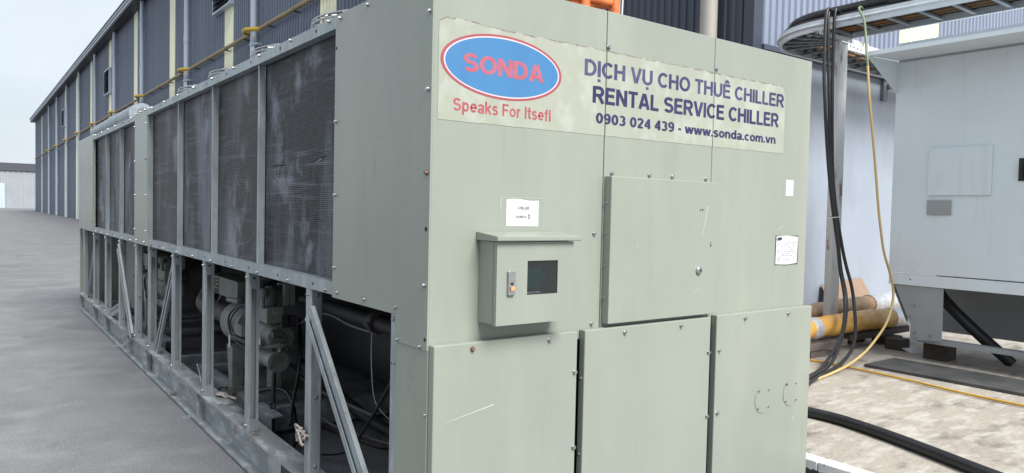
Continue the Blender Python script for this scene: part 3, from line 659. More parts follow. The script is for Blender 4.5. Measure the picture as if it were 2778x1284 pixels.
# fans
def fan_parts(x, y, parent):
    sh = MB().lathe((x, y, 2.288), (0,0,1), [(0,.40),(.10,.385),(.10,.375),(.0,.375)], 32).build('fan', m_galv, parent)
    gm = MB()
    for r_, z in ((.39,2.405),(.385,2.425),(.33,2.445),(.25,2.458),(.17,2.465),(.08,2.468)):
        pts = [(x+r_*math.cos(t*math.pi/16), y+r_*math.sin(t*math.pi/16), z) for t in range(33)]
        gm.tube(pts, .005, 5, False)
    for k in range(12):
        c, s_ = math.cos(k*math.pi/6), math.sin(k*math.pi/6)
        gm.tube([(x+c*.08,y+s_*.08,2.468),(x+c*.25,y+s_*.25,2.458),(x+c*.33,y+s_*.33,2.445),(x+c*.385,y+s_*.385,2.425),(x+c*.39,y+s_*.39,2.40)], .004, 4, False)
    gm.build('fan_guard', m_zinc, sh)
    bm_ = MB()
    for k in range(5):
        t = k*2*math.pi/5; c, s_ = math.cos(t), math.sin(t)
        P = lambda r_, w_, z: (x+c*r_-s_*w_, y+s_*r_+c*w_, z)
        bm_.add([P(.06,-.05,2.30),P(.37,-.11,2.30),P(.37,.11,2.34),P(.06,.05,2.34),P(.06,-.05,2.304),P(.37,-.11,2.304),P(.37,.11,2.344),P(.06,.05,2.344)],
                [(0,3,2,1),(4,5,6,7),(0,1,5,4),(1,2,6,5),(2,3,7,6),(3,0,4,7)])
    bm_.build('fan_blades', m_dark, sh)
    MB().cyl((x,y,2.292), (x,y,2.36), .07, 16).build('fan_hub', m_dark, sh)
    return sh
f0 = fan_parts(.52, 1.36, CH)
for (fx, fy) in [(.52, 2.33), (.52, 3.31), (.52, 4.27), (.52, 6.0), (.52, 6.95), (.52, 7.85), (1.68, 1.36), (1.68, 2.33), (1.68, 3.31), (1.68, 4.27), (1.68, 6.0), (1.68, 6.95), (1.68, 7.85)]:
    copy_part(f0, Vector((fx-.52, fy-1.36, 0)), CH)

# compressors
def compressor():
    X, Z = .372, .645
    mb = MB()
    mb.lathe((X, 2.5, Z), (0,1,0), [(0,.086),(.022,.086),(.022,.074),(.10,.076),(.12,.10),(.30,.108),(.44,.115),(.44,.158),(.48,.16),(.50,.152),(.86,.150),(.90,.14),(.925,.10)], 28)
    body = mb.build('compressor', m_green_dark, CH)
    bo = MB()
    for k in range(10):
        t = k*math.pi/5+.2; c = (X+.072*math.cos(t), 2.5, Z+.072*math.sin(t)); bo.cyl(c, (c[0], 2.489, c[2]), .009, 6)
    for k in range(8):
        t = k*math.pi/4+.2; c = (.347+.056*math.cos(t), 2.47, .5+.056*math.sin(t)); bo.cyl(c, (c[0], 2.459, c[2]), .008, 6)
    tag(bo.build('flange_bolts', m_green_dark, body), kind='stuff')
    MB().lathe((.347, 2.47, .50), (0,1,0), [(0,.071),(.02,.071),(.02,.062),(.5,.062),(.53,.03)], 22).build('oil_separator', m_green_dark, body)
    box('valve_block', (.275, 2.50, .745), (.388, 2.80, .848), m_green_dark, body, .006)
    text('lettering', 'M', .312, .350, .798, .032, 2.4985, m_green, body, .16)
    MB().lathe((.325, 2.60, .84), (0,0,1), [(0,.046),(.08,.046),(.115,.040),(.135,.022),(.14,.004)], 18).build('dome', m_green_dark, body)
    MB().cyl((.262, 2.54, .84), (.262, 2.54, .925), .016, 10).lathe((.262, 2.54, .915), (0,0,1), [(0,.03),(.045,.032),(.055,.026)], 14).build('relief_valve', m_green_dark, body)
    MB().box((.398, 2.52, .85), (.426, 2.56, 1.0)).box((.436, 2.52, .85), (.466, 2.56, 1.0)).box((.36, 2.53, .985), (.41, 2.55, 1.0)).build('riser_pipes', m_green_dark, body)
    MB().box((.372, 2.485, .715), (.412, 2.52, .795)).box((.424, 2.485, .715), (.466, 2.52, .79)).build('solenoid_coils', m_dark, body)
    MB().box((.30, 2.44, .66), (.345, 2.5, .70)).cyl((.32, 2.43, .655), (.36, 2.42, .645), .012).cyl((.345, 2.435, .69), (.38, 2.43, .66), .009).build('wire_terminal', m_brownpipe, body)
    v = MB(); v.cyl((.255, 2.46, .606), (.34, 2.44, .609), .011, 10).box((.325, 2.43, .597), (.362, 2.452, .622)).cyl((.343, 2.441, .57), (.343, 2.441, .597), .013, 8).cyl((.343, 2.441, .622), (.343, 2.441, .645), .004, 6).cyl((.362, 2.441, .611), (.385, 2.441, .612), .008, 8)
    v.build('service_valve', m_green_dark, body)
    MB().tube(smooth_path([(.30,2.75,.83),(.24,2.95,.81),(.205,3.08,.72),(.205,3.0,.60),(.235,2.82,.55),(.27,2.7,.56)], 5), .0075, 7).tube(smooth_path([(.30,2.80,.82),(.25,2.98,.79),(.212,3.06,.70),(.212,2.98,.62),(.24,2.8,.585),(.27,2.7,.59)], 5), .006, 7).build('wiring', m_black, body)
    box('white_tag', (.198, 3.02, .515), (.2005, 3.055, .60), m_white, body)
    box('terminal_cap', (.205, 2.80, .62), (.27, 2.93, .70), m_green_dark, body, .008)
    MB().add([(.215,3.02,.52),(.215,3.16,.52),(.30,3.16,.52),(.30,3.02,.52),(.215,3.02,.245),(.215,3.09,.245),(.28,3.09,.245),(.28,3.02,.245)], [(0,1,2,3),(7,6,5,4),(0,4,5,1),(1,5,6,2),(2,6,7,3),(3,7,4,0)]).build('mounting_foot', m_green_dark, body)
    MB().box((.40,2.72,.245), (.45,2.86,.55)).build('mounting_foot', m_green_dark, body)
    MB().tube(smooth_path([(.37,3.40,.645),(.37,3.9,.645),(.37,4.25,.645),(.38,4.42,.66),(.42,4.50,.70),(.46,4.52,.80),(.46,4.52,1.1)], 5), .072, 18).build('suction_pipe', m_brownpipe, body)
    bx_ = box('terminal_box', (.33, 3.32, .795), (.52, 4.12, .935), m_green_dark, body, .004)
    MB().box((.3285, 3.80, .80), (.3295, 4.10, .93)).build('rating_plate', m_dark, body)
    pl = MB()
    for (ya, yb, za) in ((3.82,4.08,.921),(3.82,3.90,.895),(3.95,4.06,.878),(3.81,3.89,.868),(3.84,3.96,.838),(3.98,4.08,.852)): pl.box((.3275, ya, za), (.3284, yb, za+.006))
    pl.build('plate_lettering', mat('yellow_plate_print', (.45, .36, .12), .6), body)
    MB().cyl((.27, 3.32, .812), (.27, 3.06, .822), .018, 12).build('stub_pipe', m_green_dark, body)
    box('mounting_pad', (.20, 2.68, .202), (.85, 2.86, .244), m_green_dark, body)
    box('mounting_pad', (.20, 3.0, .202), (.85, 3.12, .244), m_green_dark, body)
    return body
cp = compressor(); copy_part(cp, Vector((0, 3.0, 0)), CH)
for y0 in (2.3, 5.3):
    MB().box((.24, y0, .03), (.25, y0+1.8, .20)).box((.25, y0, .19), (.32, y0+1.8, .20)).box((.25, y0, .03), (.32, y0+1.8, .04)).build('support_channel', m_beam, CH)
    MB().box((.25, y0+1.72, .15), (1.0, y0+1.8, .189)).build('support_channel', m_beam, CH)
# more pipework and wiring in the machine bay
for nm, pts, rr, mm in (('refrigerant_pipe', [(.75,2.2,.95),(.75,3.2,.95),(.75,3.9,.90),(.75,4.3,.70),(.75,4.35,.3)], .030, m_green_dark),
                        ('refrigerant_pipe', [(.48,2.62,1.0),(.55,2.6,1.06),(.75,2.6,1.08),(1.0,2.6,1.08)], .026, m_green_dark),
                        ('refrigerant_pipe', [(.72,5.2,.95),(.72,6.2,.95),(.72,6.9,.9),(.72,7.0,.6)], .030, m_green_dark),
                        ('copper_pipe', [(.55,1.5,.35),(.55,2.4,.33),(.56,3.0,.40),(.56,3.6,.42),(.60,4.4,.42)], .012, m_brownpipe),
                        ('copper_pipe', [(.62,1.3,.22),(.50,1.9,.20),(.48,2.3,.24)], .010, m_brownpipe),
                        ('wiring', [(.40,3.9,.80),(.33,3.95,.66),(.30,4.1,.5),(.33,4.3,.3),(.40,4.4,.06)], .009, m_black),
                        ('wiring', [(.42,4.0,.80),(.36,4.1,.60),(.34,4.25,.42),(.40,4.5,.2)], .008, m_grey_ink),
                        ('wiring', [(.60,1.2,.80),(.55,1.3,.6),(.52,1.5,.34),(.5,1.75,.10),(.4,2.0,.03)], .009, m_black),
                        ('wiring', [(.5,2.55,.72),(.62,2.4,.8),(.62,2.0,.78),(.60,1.6,.79)], .007, m_grey_ink)):
    MB().tube(smooth_path(pts, 6), rr, 9).build(nm, mm, CH)
MB().lathe((.75, 3.3, .95), (0,1,0), [(0,.03),(0,.06),(.03,.06),(.03,.03)], 14).lathe((.75, 2.5, .95), (0,1,0), [(0,.03),(0,.055),(.22,.055),(.22,.03)], 14).build('filter_drier', m_green_dark, CH)
MB().cyl((.30,2.95,.84), (.285,2.95,.84), .032, 16).build('pressure_gauge', m_dark, CH)
box('valve_tag', (.262, 2.58, .60), (.264, 2.61, .64), m_white, CH)
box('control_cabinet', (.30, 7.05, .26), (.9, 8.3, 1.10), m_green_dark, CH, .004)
# cross pan, evaporator, pipes
MB().box((.13, 2.66, .09), (1.54, 3.25, .105)).box((.13, 2.655, .055), (1.54, 2.66, .105)).build('cross_pan', m_beam, CH)
MB().lathe((1.12, .45, .66), (0,1,0), [(0,.10),(.03,.24),(.10,.33),(.16,.36),(6.2,.36),(6.3,.2)], 32).build('evaporator_vessel', m_blackins, CH)
pp = MB().tube(smooth_path([(.60,2.7,.86),(.60,2.2,.86),(.60,1.4,.85),(.60,1.0,.84),(.66,.75,.82),(.80,.62,.76),(.95,.6,.7)], 6), .043, 16).build('water_pipe', m_dark, CH)
cl = MB().lathe((.60, 1.60, .852), (0,1,0), [(-.03,.05),(-.03,.062),(.03,.062),(.03,.05)], 20).box((.53, 1.575, .835), (.548, 1.625, .845)).box((.53, 1.575, .85), (.548, 1.625, .86)); cl.build('pipe_coupling', m_brownpipe, pp)
MB().lathe((.60, 1.25, .845), (0,1,0), [(-.012,.044),(-.012,.07),(.012,.07),(.012,.044)], 20).build('pipe_coupling', m_brownpipe, pp)
MB().tube(smooth_path([(.60,1.66,.80),(.60,1.66,.6),(.60,1.60,.4),(.66,1.5,.3)], 5), .004, 5).build('thin_wire', m_galv, CH)
cpts = smooth_path([(.70,3.0,.36),(.72,2.5,.27),(.80,2.05,.15),(.92,1.70,.08),(1.05,1.4,.05)], 16)
MB().tube(cpts, .036, 14, True, [.034+.003*(k % 2) for k in range(len(cpts))]).build('flexible_conduit', m_dark, CH)
MB().tube(smooth_path([(.62,2.75,.04),(.68,2.4,.035),(.80,1.95,.02),(.95,1.9,.02)], 6), .013, 8).build('loose_cable', m_brownpipe, CH)
MB().tube(smooth_path([(.20,2.95,.60),(.26,2.62,.585),(.31,2.52,.575),(.326,2.49,.53),(.322,2.49,.40),(.322,2.49,.235)], 6), .014, 8).build('wiring_hose', m_black, CH)
MB().box((.305, 2.475, .115), (.33, 2.50, .175)).cyl((.318,2.487,.175), (.318,2.487,.20), .016, 8).build('hose_plug', m_black, CH)
MB().tube(smooth_path([(.31,2.487,.20),(.30,2.49,.235)], 3), .009, 6).tube(smooth_path([(.33,2.487,.20),(.336,2.49,.23)], 3), .007, 6).box((.303,2.477,.055), (.327,2.498,.115)).build('hose_plug', m_brownpipe, CH)
MB().tube(smooth_path([(.58,2.75,.72),(.53,2.58,.55),(.50,2.55,.35),(.42,2.42,.22),(.36,2.28,.14)], 6), .012, 8).build('wiring_hose', m_black, CH)
MB().tube(smooth_path([(.27,2.78,.25),(.40,2.62,.29),(.44,2.5,.24),(.40,2.3,.10),(.33,2.16,.035),(.20,2.10,.02),(.12,2.15,.02)], 6), .014, 8).build('wiring_hose', m_black, CH)
MB().tube(smooth_path([(.20,3.05,.235),(.17,3.15,.21),(.16,3.18,.12),(.165,3.15,.03)], 6), .007, 6, True).build('drain_sleeve', m_black, CH)

# shims and litter round the beam
for i, (y, l) in enumerate(((3.27, 'grey steel shim poking out under the base beam nearer the camera'), (6.33, 'grey steel shim poking out under the base beam farther along'))):
    o = box('steel_shim', (-.05, y-.025, .0005), (.10, y+.03, .0118 if i else .0118), m_galv); tag(o, l, 'shim', 'shims under the base beam')
rg = MB(); random.seed(9)
for k in range(7):
    c = Vector((-.004-.01*random.random(), 1.125+random.uniform(-.02,.02), .447+random.uniform(-.02,.02)))
    rg.tube(smooth_path([c+Vector((random.uniform(-.02,.006), random.uniform(-.035,.035), random.uniform(-.035,.035))) for _ in range(5)], 4), .0055, 6)
rg.tube([(-.012+.0, 1.16+.018*math.cos(t*math.pi/6), .425+.018*math.sin(t*math.pi/6)) for t in range(13)], .007, 6)
rg.tube([(.002,1.055,.45),(-.004,1.06,.452),(-.005,1.115,.449),(-.003,1.13,.446)], .005, 6)
tag(rg.build('tied_rag', m_fray), 'dirty white rag knotted around the nearest post', 'rag')
o = MB().box((0,0,0), (.012,.16,.010)).build('wood_stick', mat('pale_wood', (.52,.46,.38), .8, 0, .15, 30), None, .002); o.location = (.15, 2.72, .229); o.rotation_euler = (0, 0, R(14))
tag(o, 'pale wood offcut lying against the beam under the compressor', 'wood piece')
pl = MB(); random.seed(4)
ring = []
for k in range(9):
    t = k*2*math.pi/9; ring.append(((.035+random.uniform(-.01,.012))*math.cos(t), (.06+random.uniform(-.02,.02))*math.sin(t)))
vs = [(a, b, random.uniform(.0, .02)) for a, b in ring]+[(a*.5, b*.5, random.uniform(.015, .04)) for a, b in ring]+[(0, 0, .03)]
pl.add(vs, [(i, (i+1) % 9, 9+(i+1) % 9, 9+i) for i in range(9)]+[(9+i, 9+(i+1) % 9, 18) for i in range(9)]+[tuple(range(8, -1, -1))])
o = pl.build('crumpled_paper', m_fray); o.location = (.10, 2.84, .229); tag(o, 'crumpled dirty paper on the beam beside a post', 'paper')
o = MB().tube(smooth_path([(.09,3.34,.229),(.085,3.36,.29),(.06,3.33,.36)], 5), .004, 6).build('straw', m_white); tag(o, 'thin white straw standing on the base beam', 'straw')
dt = MB().tube(smooth_path([(.20,6.3,2.405),(.21,6.9,2.412),(.19,7.5,2.402),(.21,8.2,2.412),(.20,8.8,2.404),(.21,9.3,2.405)], 8), .115, 18)
for v_i in range(len(dt.v)):
    x_, y_, z_ = dt.v[v_i]; q = .006*math.sin(y_*55)+.006*math.sin(y_*23+x_*30); dt.v[v_i] = (x_+q, y_, max(z_+q, 2.29))
o = dt.build('foil_duct', m_coverfoil); tag(o, 'crinkled grey foil duct lying on the far chiller roof', 'duct')

# ------------------------------------------------------------------ things stuck on the front
bn = thing('service_banner', (1.0, -.001, 1.97), 'faded rental service banner with a blue oval logo across the front', 'banner')
for a, b in ((.018, .7855), (.7915, 1.4555), (1.4605, 2.008)):
    n_ = 24; vs = []; fs = []
    for k in range(n_+1):
        t = k/n_; x = a+(b-a)*t
        zt = 2.1405+.0008*math.sin(x*11)+.0005*math.sin(x*57)+(.006 if .04 < x < .2 else 0)
        if x < .03: zt -= (.03-x)*1.0
        if x > 1.99: zt -= (x-1.99)*1.2
        zb = 1.800+.006*x+.0006*math.sin(x*33)
        vs += [(x, -.0012, zb), (x, -.0012, zt)]
    MB().add(vs, [(2*k, 2*k+2, 2*k+3, 2*k+1) for k in range(n_)]).build('banner_sheet', m_banner, bn)
    ed = MB(); P_ = [Vector(v)+Vector((0,-.0005,0)) for v in vs[1::2]]
    for k in range(n_):
        if math.sin(k*2.3+a*9) > -.8:
            h = .0035+.002*math.sin(k*1.7); ed.add([P_[k], P_[k+1], P_[k+1]-Vector((0,0,h)), P_[k]-Vector((0,0,h))], [(0,1,2,3)])
    tag(ed.build('grimy_edge', m_bannerdirt, bn), kind='stuff')
def disc(cx_, cz, rx, rz, y, n_=64): return [(cx_+rx*math.cos(2*math.pi*k/n_), y, cz+rz*math.sin(2*math.pi*k/n_)+.014*math.cos(2*math.pi*k/n_)*0) for k in range(n_)]
OC = (.2905, 2.0055)
for nm, rx, rz, y, mm in (('logo_ring', .2655, .1135, -.0018, m_ring), ('logo_rim', .2535, .1055, -.0022, m_logowhite), ('logo_field', .2475, .1005, -.0026, m_logoblue)):
    MB().add(disc(OC[0], OC[1], rx, rz, y), [tuple(range(64))]).build(nm, mm, bn)
text('logo_lettering', 'SONDA', .117, .466, 1.974, .062, -.0030, m_logored, bn, .21)
text('slogan_lettering', 'Speaks For Itsefl', .078, .508, 1.8355, .0435, -.0018, m_redp, bn, .15)
text('headline_lettering', 'DỊCH VỤ CHO THUÊ CHILLER', .673, 1.996, 2.0305, .0625, -.0018, m_navy, bn, .185, 2.038)
text('headline_lettering', 'RENTAL SERVICE CHILLER', .719, 1.957, 1.929, .065, -.0018, m_navy2, bn, .195, 1.938)
text('contact_lettering', '0903 024 439 - www.sonda.com.vn', .739, 1.937, 1.851, .041, -.0018, m_navy2, bn, .20, 1.855)
ps = thing('paper_sheet', (.386, -.001, 1.49), 'white paper sheet reading CHILLER SONDA 1 above the control box', 'paper')
sh = MB(); n_ = 10
vs = [(.312+.149*i/n_, -.0012-.0025*math.sin(math.pi*i/n_)*abs(math.sin(j*2.1)), 1.442+.0975*j/6+(.003*math.sin(i*.6) if j == 6 else 0)) for j in range(7) for i in range(n_+1)]
sh.add(vs, [(j*(n_+1)+i, j*(n_+1)+i+1, (j+1)*(n_+1)+i+1, (j+1)*(n_+1)+i) for j in range(6) for i in range(n_)], True).build('sheet', m_white, ps)
text('lettering', 'CHILLER', .362, .414, 1.505, .0098, -.0042, m_grey_ink, ps, .16)
text('lettering', 'SONDA', .354, .401, 1.472, .0098, -.0042, m_grey_ink, ps, .16)
text('lettering', '1', .411, .418, 1.471, .0165, -.0042, m_ink, ps, .2)
MB().box((.284,-.0008,1.545), (.485,-.0003,1.5475)).box((.286,-.0008,1.50), (.290,-.0003,1.545)).box((.284,-.0008,1.455), (.2855,-.0003,1.54)).box((.470,-.0012,1.532), (.49,-.0003,1.5345)).build('tape_residue', m_tape, ps)
o = MB().box((2.04,-.0014,1.603), (2.105,-.0004,1.684)).build('sticker', m_white); tag(o, 'small blank white sticker high on the right front panel', 'sticker')
MB().box((2.028,-.0008,1.588), (2.118,-.0002,1.590)).box((2.028,-.0008,1.70), (2.118,-.0002,1.702)).box((2.026,-.0008,1.59), (2.0285,-.0002,1.70)).build('tape_residue', m_tape, o)
ps = thing('document_sheet', (2.065, -.001, 1.33), 'printed form taped low near the right edge of the front', 'paper')
MB().add([(1.973,-.0012,1.262),(2.06,-.006,1.259),(2.158,-.0012,1.264),(2.163,-.0012,1.398),(2.06,-.005,1.405),(1.976,-.0012,1.401)], [(0,1,4,5),(1,2,3,4)]).build('sheet', m_white, ps)
MB().box((1.969,-.0009,1.258), (2.166,-.0004,1.404)).build('tape_border', m_dark, ps)
ln = MB(); random.seed(2)
box('form_logo', (1.981, -.0073, 1.384), (2.014, -.0068, 1.396), m_ink, ps)
for k in range(11):
    z = 1.374-k*.0098; x = 1.984
    while x < 2.14:
        l_ = random.uniform(.008, .03)
        if random.random() < .62: ln.box((x, -.0073, z), (min(x+l_, 2.15), -.0069, z+.0022))
        x += l_+.008
ln.build('form_lines', mat('form_ink', (.35, .36, .42), .6), ps)

# ------------------------------------------------------------------ right side: cabinet, tray, cables, pipes
XC = 6.2
cb = thing('electrical_cabinet', (XC, 0, .12), 'pale grey outdoor electrical cabinet with a rain canopy', 'cabinet')
box('cabinet_body', (XC+.02, -1.6, .97), (XC+1.5, 1.51, 3.25), m_cab, cb)
for a, b in ((.30, 1.512), (-.92, .295), (-1.6, -.925)):
    box('door', (XC, a, .972), (XC+.018, b, 3.055), m_cab, cb, .004)
for y in (.30, -.92):
    for z in (1.25, 2.0, 2.75): MB().cyl((XC-.008, y, z), (XC-.008, y, z+.11), .011, 10).build('hinge', m_cabd, cb)
MB().box((XC-.012,.36,1.86), (XC-.001,.41,2.06)).box((XC-.035,.372,1.93), (XC-.012,.398,1.955)).box((XC-.04,.372,1.88), (XC-.03,.398,2.02)).build('door_handle', m_dark, cb)
ip = box('hatch', (XC-.022, .62, 1.735), (XC-.001, 1.165, 2.185), m_cab, cb, .003)
box('meter_window', (XC-.02, .95, 1.55), (XC-.001, 1.165, 1.69), m_cabd, cb, .004)
box('sill', (XC+.004, -1.6, .852), (XC+.06, 1.512, .962), m_cab, cb, .003)
MB().add([(5.60,-1.6,3.045),(5.60,1.512,3.045),(XC,1.512,3.075),(XC,-1.6,3.075),(5.60,-1.6,3.07),(5.60,1.512,3.07),(XC,1.512,3.10),(XC,-1.6,3.10)], [(0,3,2,1),(4,5,6,7),(0,1,5,4),(1,2,6,5),(3,0,4,7)]).build('canopy', m_cab, cb)
for y in (1.50, -.1):
    MB().prism([(XC-.003,2.752),(XC-.003,3.068),(5.612,3.04)], y, y+.01, 'y').build('canopy_bracket', m_cab, cb)
box('lip', (5.585, -1.6, 3.035), (5.602, 1.514, 3.075), m_cab, cb)
MB().prism([(XC+.02,.85),(XC+.05,.85),(XC+.40,.44),(XC+.40,.85)], 1.49, 1.505, 'y').build('base_gusset', m_cabd, cb)
MB().prism([(1.50,.85),(1.46,.85),(1.29,.47),(1.29,.30),(1.22,.30),(1.22,.32),(1.0,.34),(1.0,.85)], XC+.02, XC+.035, 'x').build('leg_plate', m_cabd, cb)
MB().prism([(.30,.85),(.30,.34),(.0,.34),(.0,.85)], XC+.02, XC+.035, 'x').build('leg_plate', m_cabd, cb)
box('underside', (XC+.06, -1.6, .86), (XC+1.5, 1.48, .9), m_cabd, cb)
MB().box((XC+.05, -1.5, .30), (XC+.16, 1.29, .345)).build('skid_beam', m_cabd, cb)
box('rear_wall', (XC+1.0, -1.6, .30), (XC+1.02, 1.45, .86), m_cabd, cb)
bolts(cb, [(1.24,.395),(1.10,.385),(1.24,.345),(1.10,.335),(1.30,.55),(1.26,.66)], 'x', XC+.0195, BOLT_CLEAN, 1.5)
bolts(cb, [(1.3,.91)], 'x', XC+.0035, HOLE)
o = MB().tube(smooth_path([(XC+.5,1.3,.88),(XC+.42,1.15,.7),(XC+.45,.9,.45),(XC+.6,.6,.14)], 6), .055, 12).build('conduit', m_black, cb)
for x0, y0, lab in ((6.40, 1.02, 'dark timber block under the leg plate of the electrical cabinet'),):
    o = box('timber_block', (x0, y0, .12), (x0+.22, y0+.22, .30), m_woodd, None, .004); tag(o, lab, 'timber block', 'timber blocks under the cabinet')

# insulated pipes on timber
def wrapped(name, pts, r, mm, lab):
    t = thing(name, pts[0], lab, 'pipe', 'insulated pipes behind the chiller')
    P = smooth_path(pts, 14); rs = [r*(1+.035*math.sin(i*1.9)+.03*math.sin(i*.77)) for i in range(len(P))]
    MB().tube(P, r, 20, True, rs).build('wrapped_run', mm, t); return t
t = wrapped('insulated_pipe', [(4.2,1.93,.375),(5.64,1.93,.385),(6.4,1.93,.40),(7.1,1.93,.385)], .108, m_wrap, 'amber tape wrapped pipe in front with a silver foil end')
MB().tube([(5.46,1.93,.38),(5.52,1.93,.382),(5.60,1.93,.383)], .114, 20, True, [.105,.116,.112]).build('foil_end', m_foil, t)
MB().tube(smooth_path([(7.09,1.93,.385),(7.3,1.94,.38),(7.55,1.98,.36),(7.7,2.05,.34)], 5), .115, 16).build('foil_elbow', m_foil, t)
t = wrapped('insulated_pipe', [(4.6,2.42,.42),(6.2,2.42,.43),(7.0,2.42,.455),(7.6,2.42,.46)], .098, m_wrap2, 'brown tape wrapped pipe lying behind the rusty post')
MB().tube(smooth_path([(7.58,2.42,.46),(7.9,2.42,.47),(8.3,2.42,.47)], 5), .112, 16).build('foil_end', m_foil, t)
ws = thing('timber_trestle', (5.4, 1.85, .12), 'grey timber trestle holding the foil end of the amber pipe', 'trestle')
box('top_rail', (5.0, 1.80, .195), (6.0, 1.92, .262), m_wood, ws, .004)
box('leg', (5.36, 1.815, .12), (5.62, 1.905, .194), m_wood, ws, .004)
o = box('timber_beam', (6.2, 1.88, .205), (7.5, 2.02, .275), m_woodd, None, .004); tag(o, 'long dark timber under the amber pipe', 'timber')
o = box('timber_beam', (6.1, 2.06, .12), (6.85, 2.20, .2), m_woodd, None, .004); tag(o, 'short dark timber on the slab behind the long one', 'timber')
o = box('timber_block', (6.85, 1.78, .12), (7.12, 1.99, .204), m_woodd, None, .004); tag(o, 'dark timber block under the long timber by the pipe elbow', 'timber block')
o = box('timber_block', (6.60, 1.55, .12), (6.80, 1.72, .235), m_woodd, None, .004); tag(o, 'dark upright timber block standing clear below the pipe', 'timber block')
cd = MB().add([(7.85,2.93,.122),(9.0,2.93,.122),(8.95,3.24,.66),(7.93,3.24,.59),(7.85,2.938,.122),(9.0,2.938,.122),(8.95,3.248,.66),(7.93,3.248,.59)], [(0,1,2,3),(7,6,5,4),(0,4,5,1),(2,6,7,3),(1,5,6,2),(0,3,7,4)]).build('cardboard_sheet', m_card)
tag(cd, 'flat brown cardboard leaning against the smooth wall', 'cardboard')
mt = MB().box((5.45, -.6, .1205), (6.02, 1.335, .148)).build('rubber_mat', m_mat, None, .002); tag(mt, 'dark flat mat on the concrete before the cabinet', 'mat')
pc = MB(); pc.add([(6.55,1.42,.121),(6.75,1.36,.121),(6.80,1.5,.128),(6.62,1.56,.15),(6.68,1.46,.165)], [(0,1,4),(1,2,4),(2,3,4),(3,0,4),(3,2,1,0)])
o = pc.build('scrap_paper', m_white); tag(o, 'crumpled white scrap paper beside the timber block under the cabinet', 'paper')

# cable tray with a bend, its steel post
tr = thing('cable_tray', (5.9, 1, 3.45), 'overhead ladder cable tray bending behind the cabinet', 'cable tray')
def traypath(rad):
    """centre (6.75, 2.2): straight along y, quarter turn, straight along x"""
    p_ = [(6.75-rad, -1.8), (6.75-rad, 0.5)] + [(6.75-rad*math.cos(t), 2.2+rad*math.sin(t)) for t in [k*math.pi/24 for k in range(13)]] + [(9.0, 2.2+rad), (11.5, 2.2+rad)]
    return p_
def rail(rad, z0, z1, nm, mm, s_):
    P = traypath(rad); Q = traypath(rad-.012*s_); Q2 = traypath(rad-.035*s_); mb = MB()
    k = len(P); lay = [(P, z0), (P, z1), (Q, z1), (Q, z0+.012), (Q2, z0+.012), (Q2, z0)]
    vs = [(q[0], q[1], z) for pts, z in lay for q in pts]
    n_ = len(lay); fs = [(a*k+i, a*k+i+1, ((a+1) % n_)*k+i+1, ((a+1) % n_)*k+i) for a in range(n_) for i in range(k-1)]
    mb.add(vs, fs).build(nm, mm, tr)
rail(.85, 3.45, 3.56, 'side_rail', m_trayw, 1); rail(.25, 3.45, 3.56, 'side_rail', m_trayw, -1)
P = [Vector((q[0], q[1], 3.505)) for q in traypath(.866)]
MB().tube(P, .012, 6).build('rail_bead', m_trayw, tr)
for y in [-1.5+.3*k for k in range(13)]: box('rung', (5.937, y, 3.463), (6.463, y+.04, 3.485), m_tray, tr)
for k in range(1, 6):
    t = k*math.pi/12; c, s_ = math.cos(t), math.sin(t)
    MB().beam((6.75-.81*c, 2.2+.81*s_, 3.474), (6.75-.29*c, 2.2+.29*s_, 3.474), .04, .022).build('rung', m_tray, tr)
for x in [6.9+.3*k for k in range(14)]: box('rung', (x, 2.487, 3.463), (x+.04, 3.013, 3.485), m_tray, tr)
bolts(tr, [(1.55,3.505),(1.65,3.507),(1.75,3.505),(1.85,3.504)], 'x', 5.899, HOLE, 1.6)
bolts(tr, [(7.0,3.50),(7.08,3.495),(7.16,3.49),(7.24,3.485)], 'y', 2.449, HOLE, 1.4)
cv = MB(); P = traypath(.80)[0:15]; Q = traypath(.30)[0:15]
vs = [(p_[0], p_[1], 3.575+.03*math.sin(max(i-1,0)*.25)) for i, p_ in enumerate(P)]+[(p_[0], p_[1], 3.80) for p_ in Q]
k = len(P); cv.add(vs, [(i, i+1, k+i+1, k+i) for i in range(k-1)])
cv.add([(a, b, c+.006) for a, b, c in vs], [(i, i+1, k+i+1, k+i) for i in range(k-1)]); cv.build('cover_sheet', m_cover, tr)
sp = thing('steel_post', (6.37, 2.2, .12), 'rusty white angle post holding up the cable tray', 'post')
MB().prism([(6.29,2.17),(6.45,2.17),(6.45,2.178),(6.298,2.178),(6.298,2.25),(6.29,2.25)], .12, 3.40, 'z').build('upright', m_post, sp)
MB().prism([(2.15,3.40),(2.15,3.448),(2.22,3.448),(2.22,3.442),(2.156,3.442),(2.156,3.40)], 5.86, 6.85, 'x').build('arm', m_post, sp)
box('base_plate', (6.26, 2.12, .1205), (6.48, 2.28, .13), m_post, sp)
# cables lying in the tray
random.seed(6)
labs = ['thick black cable in the tray next to the outer rail', 'thick black cable second from the outer rail of the tray', 'thick black cable riding on top of the two outer ones in the tray', 'brown cable along the middle of the overhead tray', 'thin brown cable near the inner rail of the tray', 'black cable against the inner rail of the tray']
for i, (rad, r_, mm, z) in enumerate(((.77,.060,m_black,3.548), (.645,.060,m_black,3.548), (.71,.055,m_black,3.645), (.53,.018,m_browncable,3.505), (.45,.016,m_browncable,3.503), (.36,.034,m_black,3.522))):
    o = MB().tube([(a+.012*math.sin(b*4+i), b, z) for a, b in traypath(rad)], r_, 8).build('tray_cable', mm); tag(o, labs[i], 'cable', 'cables lying in the overhead tray')
